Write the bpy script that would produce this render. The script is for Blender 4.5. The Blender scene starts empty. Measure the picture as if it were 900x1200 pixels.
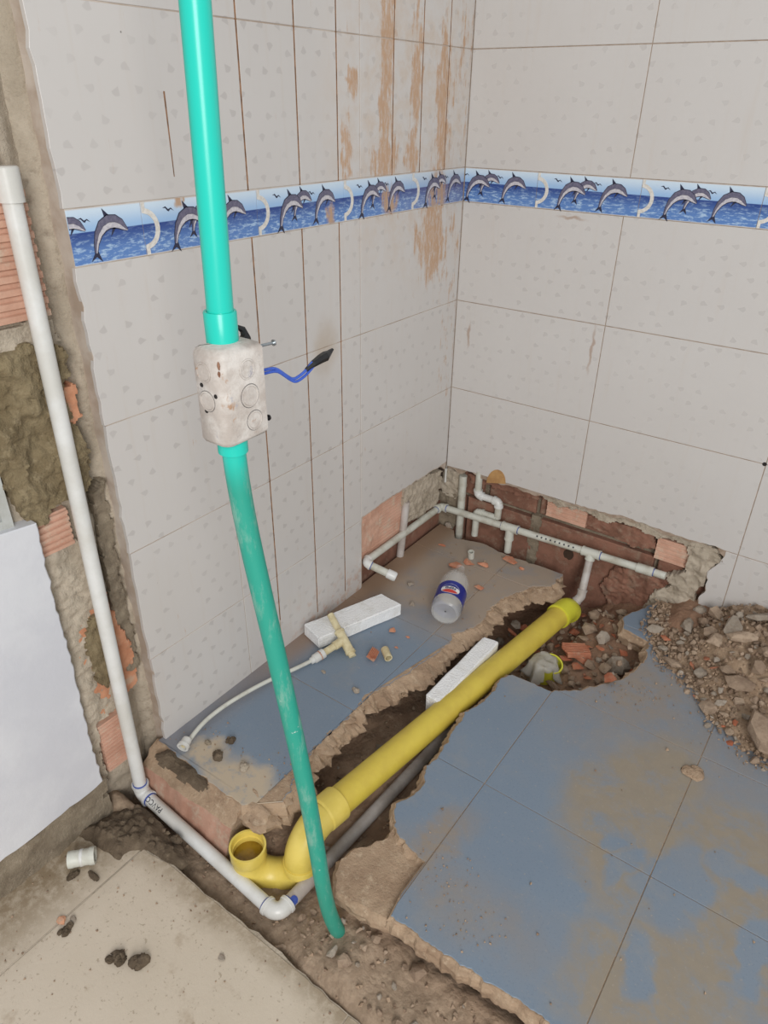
import bpy, bmesh, math, random
from mathutils import Vector, Matrix, noise
from mathutils.geometry import tessellate_polygon

S = bpy.context.scene
COL = S.collection
V = Vector
R_ = math.radians

# ------------------------------------------------------------------ camera
cam_d = bpy.data.cameras.new('camera')
cam = bpy.data.objects.new('camera', cam_d)
COL.objects.link(cam)
cam_d.sensor_fit = 'HORIZONTAL'
cam_d.sensor_width = 36.0
cam_d.lens = 36.0 * 835.71 / 900.0
cam_d.clip_start = 0.02
_r0 = V((0.80995, 0.58636, 0.01311)); _r1 = V((0.30025, -0.39533, -0.86808)); _r2 = V((-0.50382, 0.70703, -0.49625))
m = Matrix((_r0, -_r1, -_r2)).transposed().to_4x4()
m.translation = V((1.00037, -1.73281, 1.18413))
cam.matrix_world = m
S.camera = cam

# ------------------------------------------------------------------ light
W = bpy.data.worlds.new('world'); S.world = W
W.use_nodes = True
bg = W.node_tree.nodes['Background']
bg.inputs[0].default_value = (0.93, 0.97, 1.0, 1)
bg.inputs[1].default_value = 0.49

def area(name, loc, target, sx, sy, power, col=(1, 1, 1)):
    d = bpy.data.lights.new(name, 'AREA'); d.shape = 'RECTANGLE'; d.size = sx; d.size_y = sy
    d.energy = power; d.color = col
    o = bpy.data.objects.new(name, d); COL.objects.link(o)
    o.location = loc
    o.rotation_euler = (V(target) - V(loc)).to_track_quat('-Z', 'Y').to_euler()
    return o
# daylight through the open doorway behind the photographer
area('doorway_daylight', (2.45, -3.2, 1.8), (0.3, -0.7, 0.5), 1.2, 1.9, 82, (1.0, 0.985, 0.96))

vs = S.view_settings
vs.view_transform = 'Standard'; vs.look = 'None'; vs.gamma = 1.0; vs.exposure = 0.0
vs.use_curve_mapping = False

# ------------------------------------------------------------------ helpers
def lin(r, g, b):
    f = lambda c: (c/255/12.92) if c/255 <= 0.04045 else ((c/255+0.055)/1.055)**2.4
    return (f(r), f(g), f(b), 1.0)

class NT:
    """small node-tree writer"""
    def __init__(self, name):
        self.m = bpy.data.materials.new(name); self.m.use_nodes = True
        self.t = self.m.node_tree
        self.b = self.t.nodes['Principled BSDF']
    def n(self, typ, **kw):
        o = self.t.nodes.new(typ)
        for k, v in kw.items(): setattr(o, k, v)
        return o
    def link(self, a, b): self.t.links.new(a, b)
    def sock(self, node, idx, val):
        if val is None: return
        if hasattr(val, 'is_linked'): self.link(val, node.inputs[idx])
        else: node.inputs[idx].default_value = val
    def math(self, op, a, b=None, c=None, clamp=False):
        o = self.n('ShaderNodeMath', operation=op); o.use_clamp = clamp
        for i, v in enumerate((a, b, c)): self.sock(o, i, v)
        return o.outputs[0]
    def pos(self, kind='world'):
        if kind == 'world': return self.n('ShaderNodeNewGeometry').outputs['Position']
        return self.n('ShaderNodeTexCoord').outputs['Object']
    def noise(self, vec, scale, detail=4, rough=0.55, dist=0.0):
        o = self.n('ShaderNodeTexNoise'); self.link(vec, o.inputs['Vector'])
        o.inputs['Scale'].default_value = scale; o.inputs['Detail'].default_value = detail
        o.inputs['Roughness'].default_value = rough; o.inputs['Distortion'].default_value = dist
        return o.outputs['Fac']
    def vor(self, vec, scale, feature='F1', out='Distance'):
        o = self.n('ShaderNodeTexVoronoi', feature=feature); self.link(vec, o.inputs['Vector'])
        o.inputs['Scale'].default_value = scale
        return o.outputs[out]
    def ramp(self, fac, a, b, lo=0.0, hi=1.0):
        o = self.n('ShaderNodeMapRange'); o.interpolation_type = 'SMOOTHSTEP'
        self.sock(o, 0, fac); o.inputs[1].default_value = a; o.inputs[2].default_value = b
        o.inputs[3].default_value = lo; o.inputs[4].default_value = hi
        return o.outputs[0]
    def mix(self, fac, a, b):
        o = self.n('ShaderNodeMix', data_type='RGBA')
        self.sock(o, 0, fac); self.sock(o, 6, a); self.sock(o, 7, b)
        return o.outputs[2]
    def sep(self, vec):
        o = self.n('ShaderNodeSeparateXYZ'); self.link(vec, o.inputs[0]); return o.outputs
    def comb(self, x, y, z):
        o = self.n('ShaderNodeCombineXYZ')
        for i, v in enumerate((x, y, z)): self.sock(o, i, v)
        return o.outputs[0]
    def map(self, vec, loc=(0, 0, 0), rot=(0, 0, 0), scale=(1, 1, 1)):
        o = self.n('ShaderNodeMapping'); self.link(vec, o.inputs[0])
        o.inputs[1].default_value = loc; o.inputs[2].default_value = rot; o.inputs[3].default_value = scale
        return o.outputs[0]
    def blob(self, vec, c, rad, soft=0.5, rotz=0.0):
        """1 inside an ellipse centred c, radii rad"""
        sh = self.n('ShaderNodeVectorMath', operation='SUBTRACT'); self.link(vec, sh.inputs[0]); sh.inputs[1].default_value = c
        mp = self.map(sh.outputs[0], rot=(0, 0, rotz))
        dv = self.n('ShaderNodeVectorMath', operation='DIVIDE'); self.link(mp, dv.inputs[0]); dv.inputs[1].default_value = rad
        ln = self.n('ShaderNodeVectorMath', operation='LENGTH'); self.link(dv.outputs[0], ln.inputs[0])
        return self.ramp(ln.outputs['Value'], 1 + soft, 1 - soft)
    def warp(self, vec, scale, amt):
        o = self.n('ShaderNodeTexNoise'); self.link(vec, o.inputs['Vector']); o.inputs['Scale'].default_value = scale
        o.inputs['Detail'].default_value = 4
        s = self.n('ShaderNodeVectorMath', operation='SUBTRACT'); self.link(o.outputs['Color'], s.inputs[0]); s.inputs[1].default_value = (.5, .5, .5)
        k = self.n('ShaderNodeVectorMath', operation='SCALE'); self.link(s.outputs[0], k.inputs[0]); k.inputs['Scale'].default_value = amt
        a = self.n('ShaderNodeVectorMath', operation='ADD'); self.link(vec, a.inputs[0]); self.link(k.outputs[0], a.inputs[1])
        return a.outputs[0]
    def bump(self, h, strength, dist=0.002):
        o = self.n('ShaderNodeBump'); self.link(h, o.inputs['Height'])
        o.inputs['Strength'].default_value = strength; o.inputs['Distance'].default_value = dist
        self.link(o.outputs[0], self.b.inputs['Normal'])
    def out(self, col=None, rough=None, **kw):
        if col is not None: self.sock(self.b, self.b.inputs.find('Base Color'), col)
        if rough is not None: self.sock(self.b, self.b.inputs.find('Roughness'), rough)
        for k, v in kw.items(): self.b.inputs[k].default_value = v
        return self.m

def simple(name, c1, c2=None, scale=30, rough=0.6, bump=0.0, bscale=120, coords='obj', detail=5, bdist=0.002, lo=.35, hi=.65, **kw):
    t = NT(name); p = t.pos(coords)
    if c2 is not None:
        col = t.mix(t.ramp(t.noise(p, scale, detail, .6), lo, hi), lin(*c1), lin(*c2))
    else: col = lin(*c1)
    if bump: t.bump(t.noise(p, bscale, 6, .65), bump, bdist)
    return t.out(col, rough, **kw)

M = {}
# --- wall tiles: pale glazed ceramic with faint heart print
def tile_mat(name, axis):
    t = NT(name); p = t.pos('world'); s = t.sep(p)
    h = s[axis]; z = s[2]
    # staggered grid of small hearts / rounded triangles
    cw = 0.041
    row = t.math('FLOOR', t.math('DIVIDE', z, cw * .8))
    off = t.math('MULTIPLY', t.math('MODULO', row, 2.0), .5)
    u0 = t.math('ADD', t.math('DIVIDE', h, cw), off)
    cid = t.comb(t.math('FLOOR', u0), row, 0.0)
    wn = t.n('ShaderNodeTexWhiteNoise', noise_dimensions='2D'); t.link(cid, wn.inputs['Vector'])
    wc = t.n('ShaderNodeSeparateColor'); t.link(wn.outputs['Color'], wc.inputs[0])
    fu = t.math('SUBTRACT', t.math('FRACT', u0), .5); fv = t.math('SUBTRACT', t.math('FRACT', t.math('DIVIDE', z, cw * .8)), .5)
    fu = t.math('ADD', fu, t.math('MULTIPLY', t.math('SUBTRACT', wc.outputs[0], .5), .34))
    fv = t.math('ADD', fv, t.math('MULTIPLY', t.math('SUBTRACT', wc.outputs[1], .5), .30))
    rt = t.n('ShaderNodeVectorRotate', rotation_type='Z_AXIS'); t.link(t.comb(fu, fv, 0.0), rt.inputs['Vector'])
    t.link(t.math('MULTIPLY', wc.outputs[2], 6.28), rt.inputs['Angle'])
    r = t.sep(rt.outputs[0]); a, b = r[0], r[1]
    # heart: wide lobed end, pointed end
    ab = t.math('ABSOLUTE', b)
    w = t.math('MULTIPLY', t.math('ADD', a, .24), .60)
    inside = t.math('MULTIPLY', t.ramp(t.math('SUBTRACT', w, ab), -.03, .03), t.ramp(t.math('SUBTRACT', t.math('SUBTRACT', .17, t.math('MULTIPLY', t.math('MULTIPLY', ab, ab), 3.0)), a), -.03, .03))
    vis = t.ramp(t.noise(p, 3.3, 3), .30, .62)
    heart = t.math('MULTIPLY', inside, t.math('MULTIPLY', vis, t.math('GREATER_THAN', wc.outputs[0], .25)))
    base = t.mix(t.noise(p, 4.0, 6, .6), lin(199, 194, 190), lin(207, 203, 200))
    streak = t.noise(t.map(p, scale=(60, 60, 4)), 1.0, 4, .6)
    base = t.mix(t.ramp(streak, .52, .8, 0, .28), base, lin(196, 184, 172))
    base = t.mix(t.math('MULTIPLY', heart, .46 if axis == 1 else .30), base, lin(172, 166, 163))
    spk = t.ramp(t.vor(p, 26), .045, .02)
    spk = t.math('MULTIPLY', spk, t.ramp(t.noise(p, 9, 2), .62, .66))
    base = t.mix(t.math('MULTIPLY', spk, .7), base, lin(60, 45, 35))
    rough = t.math('ADD', .23, t.math('MULTIPLY', t.noise(p, 12, 5), .16))
    if axis == 1:
        # tan cement smears left beside the saw cuts near the corner
        sm = None
        wp = t.warp(p, 22, .05)
        wp2 = t.warp(t.map(p, scale=(1, 1, .25)), 60, .05)
        st = t.noise(t.map(p, scale=(90, 90, 9)), 1.0, 6, .7)
        for (cy, cz, ry, rz) in ((-.342, 1.26, .016, .17), (-.345, 1.075, .03, .06), (-.228, 1.25, .013, .13), (-.238, 1.09, .018, .05), (-.122, 1.16, .018, .2),
                                 (-.132, 1.0, .032, .06), (-.145, .885, .045, .085), (-.05, .83, .06, .16), (-.35, .995, .05, .024), (-.585, 1.015, .014, .02), (-.475, 1.1, .010, .09), (-.46, 1.22, .012, .03), (-.04, .65, .03, .2), (-.05, 1.25, .06, .2)):
            k = .55 if (cy > -.06) else 1.0
            bl = t.blob(wp, (0, cy, cz), (9, ry * 1.6, rz * 1.08), .8)
            if k < 1: bl = t.math('MULTIPLY', bl, .45)
            sm = bl if sm is None else t.math('MAXIMUM', sm, bl)
        st2 = t.noise(t.map(p, scale=(30, 30, 14)), 1.0, 7, .75)
        sm = t.ramp(t.math('ADD', sm, t.math('ADD', t.math('MULTIPLY', t.math('SUBTRACT', st, .5), 2.2), t.math('MULTIPLY', t.math('SUBTRACT', st2, .5), 2.4))), .45, .85)
        sm = t.math('MULTIPLY', sm, t.ramp(t.noise(t.map(p, scale=(120, 120, 40)), 1.0, 5, .7), .32, .55, .35, .95))
        haze = t.math('MULTIPLY', t.blob(wp, (0, -.22, 1.15), (9, .28, .3), .5), t.ramp(t.noise(p, 18, 5, .7), .36, .7, 0, .6))
        # pinkish mortar dust at the foot of the tiles
        low = t.math('MULTIPLY', t.ramp(z, .16, .0), t.ramp(t.noise(p, 30, 5, .7), .5, .66, 0, .7))
        low = t.math('MULTIPLY', low, t.ramp(h, -.80, -.6))
        ye = t.math('MULTIPLY', t.blob(wp, (0, -.56, .72), (9, .035, .05), .7), .35)
        base = t.mix(haze, base, lin(196, 176, 156))
        base = t.mix(sm, base, t.mix(st2, lin(204, 172, 144), lin(176, 138, 106)))
        base = t.mix(low, base, lin(190, 150, 125))
        base = t.mix(ye, base, lin(165, 135, 90))
        rough = t.math('ADD', rough, t.math('MULTIPLY', sm, .35))
    else:
        wp = t.warp(p, 30, .03)
        st = t.math('MAXIMUM', t.blob(wp, (.398, 0, .655), (.004, 9, .05), .6), t.math('MAXIMUM', t.blob(wp, (.045, 0, .63), (.004, 9, .03), .6), t.blob(wp, (.30, 0, .955), (.03, 9, .004), .6)))
        base = t.mix(t.math('MULTIPLY', st, .55), base, lin(150, 110, 75))
        rough = t.math('SUBTRACT', rough, t.math('MULTIPLY', heart, .1))
    t.bump(t.noise(p, 14, 2), .06, .004)
    return t.out(base, rough, **{'Specular IOR Level': .55})
M['tile_left'] = tile_mat('glazed_tile_left', 1)
M['tile_back'] = tile_mat('glazed_tile_back', 0)
M['grout'] = simple('grout', (176, 158, 142), (150, 130, 112), 40, .9, .3, 300, 'world')
M['grout_left'] = simple('pale_grout', (200, 188, 176), (172, 154, 138), 12, .9, .3, 300, 'world')
M['saw'] = simple('saw_cut_dirt', (160, 120, 90), (112, 84, 62), 50, .95, coords='world')
M['tile_body'] = simple('tile_biscuit', (205, 160, 125), (190, 140, 105), 30, .9, coords='world')

def mortar_mat(name, a, b, c, bump=.9):
    t = NT(name); p = t.pos('world')
    n1 = t.noise(p, 14, 8, .62); n2 = t.noise(p, 60, 6, .7)
    col = t.mix(t.ramp(n1, .35, .65), lin(*a), lin(*b))
    col = t.mix(t.ramp(n2, .5, .75), col, lin(*c))
    t.bump(t.math('ADD', t.noise(p, 55, 8, .7), t.math('MULTIPLY', t.noise(p, 260, 4), .3)), bump, .008)
    return t.out(col, .95)
M['mortar'] = mortar_mat('old_mortar', (194, 181, 163), (172, 159, 141), (150, 136, 120), .7)
M['mortar_bed'] = mortar_mat('floor_mortar_bed', (184, 158, 132), (160, 134, 110), (200, 178, 152), .8)
M['mortar_dark'] = mortar_mat('damp_mortar', (148, 135, 116), (124, 111, 94), (164, 150, 132), .7)
M['mud'] = mortar_mat('olive_mud_plaster', (150, 134, 104), (124, 108, 80), (166, 150, 120), 1.0)
M['wetmud'] = mortar_mat('wet_mud', (116, 100, 82), (88, 74, 58), (134, 118, 98), 1.0)

def dirt_mat():
    t = NT('trench_soil'); p = t.pos('world')
    n1 = t.noise(p, 9, 8, .6); n2 = t.noise(p, 42, 8, .7); n3 = t.vor(p, 95)
    col = t.mix(t.ramp(n1, .36, .62), lin(176, 148, 124), lin(148, 120, 98))
    col = t.mix(t.ramp(n2, .52, .74), col, lin(180, 156, 132))
    # reddish brick soil beside the back wall, greyer soil along the doorway strip
    s = t.sep(p)
    col = t.mix(t.math('MULTIPLY', t.ramp(s[1], -.5, -.1), .75), col, t.mix(n2, lin(158, 122, 98), lin(126, 94, 74)))
    col = t.mix(t.math('MULTIPLY', t.ramp(s[1], -1.10, -1.2), .7), col, t.mix(t.ramp(n2, .35, .65), lin(176, 156, 134), lin(140, 122, 102)))
    t.bump(t.math('ADD', t.noise(p, 45, 9, .72), t.math('MULTIPLY', n3, -.35)), .8, .008)
    return t.out(col, .97)
M['dirt'] = dirt_mat()

def blue_mat():
    t = NT('blue_floor_tile'); p = t.pos('world'); s = t.sep(p)
    n = t.noise(p, 5, 6, .6)
    base = t.mix(n, lin(116, 131, 148), lin(128, 142, 157))
    base = t.mix(t.ramp(t.noise(p, 260, 2), .55, .7, 0, .25), base, lin(90, 108, 130))
    wp = t.warp(t.warp(p, 5, .16), 30, .035); wp2 = t.warp(t.warp(p, 7, .14), 32, .04)
    tan = t.mix(t.noise(p, 30, 6, .7), lin(158, 145, 126), lin(138, 128, 114))
    # dried sandy slurry over the near right area, with wiped gaps
    reg = t.math('MAXIMUM', t.blob(wp, (1.02, -.78, 0), (.25, .20, 9), .22), t.blob(wp, (.86, -.62, 0), (.09, .17, 9), .35, .35))
    reg = t.math('MAXIMUM', reg, t.blob(wp2, (1.02, -1.02, 0), (.14, .11, 9), .3))
    gap = None
    for (x, y, rx, ry) in ((.83, -.93, .05, .045), (.98, -.80, .05, .10), (.90, -.82, .025, .05), (1.06, -.70, .05, .035), (.98, -.98, .03, .06), (1.11, -.86, .03, .07), (.86, -.78, .02, .02)):
        bl = t.blob(wp2, (x, y, 0), (rx, ry, 9), .25)
        gap = bl if gap is None else t.math('MAXIMUM', gap, bl)
    reg = t.math('MULTIPLY', reg, t.math('SUBTRACT', 1.0, t.math('MULTIPLY', gap, .9)))
    reg = t.math('MULTIPLY', reg, t.ramp(t.noise(t.warp(p, 8, .1), 16, 7, .7), .30, .56, .25, .95))
    # dust beside the hole and under the heap
    du = t.math('MULTIPLY', t.blob(wp, (.76, -.36, 0), (.14, .14, 9), .8), .75)
    du = t.math('MAXIMUM', du, t.math('MULTIPLY', t.blob(wp2, (.59, -1.0, 0), (.03, .07, 9), .8, .2), .9))
    du = t.math('MAXIMUM', du, t.math('MULTIPLY', t.blob(wp, (.68, -1.05, 0), (.16, .06, 9), .9), .55))
    du = t.math('MAXIMUM', du, t.math('MULTIPLY', t.blob(wp, (.92, -.5, 0), (.25, .16, 9), .9), .5))
    # left slab: brown dust towards the corner, pale cement at the front corner
    ld = t.math('MULTIPLY', t.ramp(t.sep(wp)[1], -.56, -.36), t.ramp(s[0], .62, .5))
    ld = t.math('MULTIPLY', ld, t.ramp(t.noise(p, 11, 6, .65), .30, .55, .55, .95))
    wl = t.math('MULTIPLY', t.ramp(s[0], .09, .02), t.ramp(s[1], -1.0, -.6, .3, .9))
    ce = t.math('MAXIMUM', t.blob(wp2, (.22, -1.11, 0), (.10, .045, 9), .4), t.blob(wp2, (.10, -1.10, 0), (.05, .035, 9), .5))
    ce = t.math('MULTIPLY', ce, t.ramp(t.noise(p, 40, 6, .7), .3, .5, .4, 1))
    gen = t.ramp(t.noise(p, 7, 8, .68), .5, .72, 0, .5)
    speck = t.ramp(t.noise(p, 150, 3, .6), .63, .7, 0, .7)
    col = t.mix(gen, base, lin(148, 146, 142))
    col = t.mix(t.math('MULTIPLY', du, t.ramp(t.noise(p, 26, 6, .7), .3, .6, .45, 1)), col, lin(150, 134, 116))
    col = t.mix(ld, col, lin(166, 149, 132))
    col = t.mix(wl, col, lin(150, 122, 98))
    col = t.mix(reg, col, tan)
    col = t.mix(ce, col, lin(186, 170, 148))
    col = t.mix(t.math('MULTIPLY', speck, t.noise(p, 4, 2)), col, lin(168, 158, 144))
    dusty = t.math('MAXIMUM', reg, t.math('MAXIMUM', ld, t.math('MAXIMUM', ce, du)))
    rough = t.math('ADD', .42, t.math('MULTIPLY', dusty, .45))
    t.bump(t.noise(p, 90, 6, .7), .12, .002)
    return t.out(col, rough)
M['blue'] = blue_mat()

def beige_mat():
    t = NT('beige_entry_tile'); p = t.pos('world'); s = t.sep(p)
    base = t.mix(t.noise(p, 6, 7, .6), lin(212, 199, 182), lin(194, 180, 160))
    wp = t.warp(p, 12, .06)
    d = t.math('MULTIPLY', t.ramp(t.sep(wp)[0], .16, .02), t.ramp(s[1], -1.62, -1.45, .7, 1))
    e = t.ramp(t.sep(wp)[1], -1.335, -1.275)
    n = t.noise(p, 48, 7, .72)
    k = t.math('MULTIPLY', t.math('MAXIMUM', d, t.math('MULTIPLY', e, .8)), t.ramp(n, .3, .6, .35, 1))
    col = t.mix(k, base, lin(142, 124, 100))
    col = t.mix(t.ramp(t.noise(p, 120, 4, .7), .60, .68, 0, .6), col, lin(150, 134, 112))
    col = t.mix(t.math('MULTIPLY', t.ramp(t.noise(p, 13, 5, .7), .58, .72), .5), col, lin(160, 140, 116))
    t.bump(t.noise(p, 130, 6, .7), .3, .002)
    return t.out(col, .72)
M['beige'] = beige_mat()

def brick_mat(name, a, b, dust):
    t = NT(name); p = t.pos('world')
    col = t.mix(t.ramp(t.noise(p, 18, 6, .6), .35, .65), lin(*a), lin(*b))
    col = t.mix(t.ramp(t.noise(p, 30, 6, .7), .5, .68, 0, .85), col, lin(*dust))
    t.bump(t.noise(p, 90, 7, .7), .5, .004)
    return t.out(col, .93)
M['brick_red'] = brick_mat('red_clay_brick', (146, 104, 86), (120, 84, 68), (148, 124, 106))
M['brick_pink'] = brick_mat('pale_ribbed_brick', (212, 170, 148), (196, 152, 130), (202, 182, 162))
M['brick_foot'] = brick_mat('weathered_foot_brick', (186, 146, 126), (166, 124, 104), (182, 160, 140))
M['brick_orange'] = brick_mat('broken_orange_brick', (206, 150, 118), (190, 130, 98), (192, 164, 140))
M['terracotta'] = brick_mat('terracotta_shard', (204, 142, 112), (180, 112, 84), (186, 160, 138))
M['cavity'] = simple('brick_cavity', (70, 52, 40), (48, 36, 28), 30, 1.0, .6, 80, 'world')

M['white_wall'] = simple('white_painted_plaster', (216, 217, 222), (204, 205, 212), 5, .6, .35, 26, 'world', bdist=.003)
M['pvc'] = simple('white_pvc', (222, 222, 220), (206, 204, 198), 12, .33, coords='world')
M['pvc_old'] = simple('dusty_white_pvc', (206, 206, 196), (172, 166, 150), 22, .45, coords='world', lo=.42, hi=.75)
M['pvc_grey'] = simple('dusty_grey_pvc', (196, 190, 186), (172, 162, 154), 20, .5, coords='world')
M['cpvc'] = simple('cream_cpvc', (222, 210, 172), (196, 180, 140), 40, .4, coords='world')
M['blue_ring'] = simple('blue_solvent_cement', (52, 72, 150), (70, 92, 168), 60, .4)
M['green'] = None
def green_mat():
    t = NT('green_conduit_pvc'); p = t.pos('world'); s = t.sep(p)
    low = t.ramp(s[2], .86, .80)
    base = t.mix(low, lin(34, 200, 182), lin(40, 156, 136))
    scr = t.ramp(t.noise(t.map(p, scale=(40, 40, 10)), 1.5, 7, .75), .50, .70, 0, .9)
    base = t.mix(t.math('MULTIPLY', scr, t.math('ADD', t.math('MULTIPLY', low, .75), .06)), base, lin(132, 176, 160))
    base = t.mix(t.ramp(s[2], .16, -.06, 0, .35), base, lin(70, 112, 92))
    dots = t.math('MULTIPLY', t.ramp(t.noise(p, 85, 3), .70, .74), .7)
    base = t.mix(t.math('MULTIPLY', dots, low), base, lin(200, 214, 206))
    return t.out(base, t.math('ADD', .28, t.math('MULTIPLY', low, .2)))
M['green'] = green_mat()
M['yellow'] = simple('yellow_drain_pvc', (214, 192, 78), (204, 180, 74), 18, .42, .05, 90, 'world')
M['yellow_fit'] = simple('yellow_fitting_pvc', (232, 208, 108), (222, 198, 92), 18, .38, coords='world')
M['yellow_lime'] = simple('lime_yellow_fitting_pvc', (214, 212, 66), (204, 200, 60), 18, .4, coords='world')
M['foam'] = None
def foam_mat():
    t = NT('white_polystyrene'); p = t.pos('obj')
    v = t.vor(p, 240); n = t.noise(p, 30, 4)
    col = t.mix(t.ramp(n, .45, .75), lin(238, 238, 238), lin(222, 220, 216))
    t.bump(t.math('MULTIPLY', v, -1.0), .5, .003)
    return t.out(col, .85)
M['foam'] = foam_mat()
M['box'] = None
def box_mat():
    t = NT('cement_caked_box'); p = t.pos('world')
    col = t.mix(t.ramp(t.noise(p, 26, 7, .65), .35, .62), lin(212, 206, 200), lin(184, 174, 166))
    col = t.mix(t.ramp(t.noise(p, 40, 6, .7), .58, .7, 0, .8), col, lin(150, 150, 164))
    col = t.mix(t.ramp(t.noise(t.warp(p, 30, .03), 34, 4, .6), .67, .73), col, lin(172, 140, 116))
    t.bump(t.noise(p, 120, 6, .7), .5, .003)
    return t.out(col, .85)
M['box'] = box_mat()
M['rust'] = simple('rust_stain', (150, 112, 90), (128, 90, 70), 90, .9)
M['groove'] = simple('groove_painted_shade', (110, 106, 104), None, rough=.9)  # knockout rings: the groove's shade put into a flat grey
M['dark'] = simple('dark_hole', (36, 32, 30), None, rough=.9)
M['tape'] = simple('black_tape', (34, 34, 36), (22, 22, 24), 60, .38)
M['wire'] = simple('blue_wire', (52, 84, 176), (66, 98, 190), 60, .35)
M['steel'] = simple('zinc_screw', (190, 196, 200), (150, 156, 160), 60, .3, Metallic=.9)
M['bag'] = None
def bag_mat():
    t = NT('translucent_bag'); p = t.pos('world')
    t.bump(t.noise(t.map(p, scale=(60, 60, 12)), 1.2, 6, .6), .4, .01)
    return t.out(t.mix(t.noise(p, 40, 5), lin(214, 210, 202), lin(176, 170, 160)), .3, **{'Alpha': .55})
M['bag'] = bag_mat()
t = NT('clear_pet'); M['pet'] = t.out((.80, .80, .78, 1), .12, **{'Alpha': .34})
M['label_blue'] = simple('blue_label', (28, 44, 146), (24, 36, 128), 30, .3)
M['label_white'] = simple('white_print', (232, 232, 232), None, rough=.4)
M['label_red'] = simple('red_print', (206, 62, 54), None, rough=.4)
M['label_navy'] = simple('navy_print', (24, 34, 90), None, rough=.4)
M['ink'] = simple('black_ink', (52, 52, 60), None, rough=.5)
M['window_frame'] = simple('painted_window_frame', (196, 198, 196), (178, 178, 172), 20, .5, coords='world')
M['window_glass'] = simple('dusty_window_glass', (142, 152, 164), (120, 132, 146), 8, .2, coords='world')
M['putty'] = simple('ochre_putty', (190, 148, 96), (168, 126, 80), 40, .85, .4, 120, 'world')

def stone_mat(name, a, b, c):
    t = NT(name); p = t.pos('world')
    ob = t.n('ShaderNodeObjectInfo')
    col = t.mix(ob.outputs['Random'], lin(*a), lin(*b))
    col = t.mix(t.ramp(t.noise(p, 55, 6, .7), .42, .68, 0, .8), col, lin(*c))
    t.bump(t.noise(p, 110, 7, .72), .8, .005)
    return t.out(col, .95)
M['stone'] = stone_mat('rubble_mortar_stone', (152, 130, 110), (184, 162, 140), (134, 112, 94))
M['stone_grey'] = stone_mat('grey_rubble_stone', (156, 144, 130), (178, 166, 152), (138, 122, 106))
M['stone_red'] = stone_mat('brick_rubble_stone', (196, 120, 88), (160, 92, 66), (170, 132, 108))
M['gravel'] = simple('crushed_mortar_gravel', (176, 152, 128), (132, 110, 92), 60, .97, coords='world')

# --- dolphin frieze: sky above a dark sea horizon
def frieze_mat(name, axis):
    t = NT(name); p = t.pos('world'); s = t.sep(p); z = s[2]
    h = t.math('DIVIDE', t.math('SUBTRACT', z, .97), .0792)
    sky = t.mix(t.ramp(h, .55, 1.0), lin(150, 186, 226), lin(206, 222, 236))
    st = t.noise(t.map(p, scale=(50, 50, 190)), 1.0, 6, .7)
    sea = t.mix(t.ramp(h, .15, .62), lin(92, 130, 190), lin(40, 66, 134))
    sea = t.mix(t.math('MULTIPLY', t.ramp(st, .48, .62), t.ramp(h, .62, .2, .12, .85)), sea, lin(176, 202, 228))
    col = t.mix(t.ramp(h, .575, .595), sea, sky)
    col = t.mix(t.math('MAXIMUM', t.ramp(h, .965, .985), t.ramp(h, .035, .015)), col, lin(206, 204, 204))
    if axis == 1:
        wp = t.warp(p, 40, .03)
        sm = t.math('MAXIMUM', t.blob(wp, (0, -.125, 1.0), (9, .035, .05), .4), t.math('MAXIMUM', t.blob(wp, (0, -.325, 1.0), (9, .03, .03), .4), t.math('MAXIMUM', t.blob(wp, (0, -.53, .99), (9, .012, .02), .4), t.blob(wp, (0, -.916, 1.045), (9, .008, .012), .4))))
        sm = t.math('MULTIPLY', sm, t.ramp(t.noise(t.map(p, scale=(90, 90, 20)), 1.0, 5, .7), .36, .52))
        col = t.mix(t.math('MULTIPLY', sm, .95), col, lin(184, 150, 120))
        col = t.mix(t.math('MULTIPLY', t.ramp(s[1], -.4, -.1), .22), col, lin(176, 150, 128))
    return t.out(col, .22)
M['frieze_left'] = frieze_mat('dolphin_frieze_left', 1)
M['frieze_back'] = frieze_mat('dolphin_frieze_back', 0)
M['dol_dark'] = simple('dolphin_outline_print', (40, 42, 66), None, rough=.3)
M['dol_back'] = simple('dolphin_back_print', (112, 108, 128), (92, 90, 112), 200, .3)
M['dol_belly'] = simple('dolphin_belly_print', (206, 202, 206), (180, 176, 186), 200, .3)
M['scroll'] = simple('frieze_scroll_print', (224, 220, 214), (206, 200, 192), 200, .3)

# ------------------------------------------------------------------ mesh writer
def tag(o, label=None, cat=None, group=None, kind=None):
    if label: o['label'] = label
    if cat: o['category'] = cat
    if group: o['group'] = group
    if kind: o['kind'] = kind
    return o

def empty(name, loc):
    o = bpy.data.objects.new(name, None); COL.objects.link(o); o.location = loc
    o.empty_display_size = .02
    return o

def frame_from(d, up=None):
    d = V(d).normalized()
    up = V(up) if up is not None else (V((0, 0, 1)) if abs(d.z) < .9 else V((1, 0, 0)))
    x = up.cross(d).normalized(); y = d.cross(x)
    return x, y, d

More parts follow.
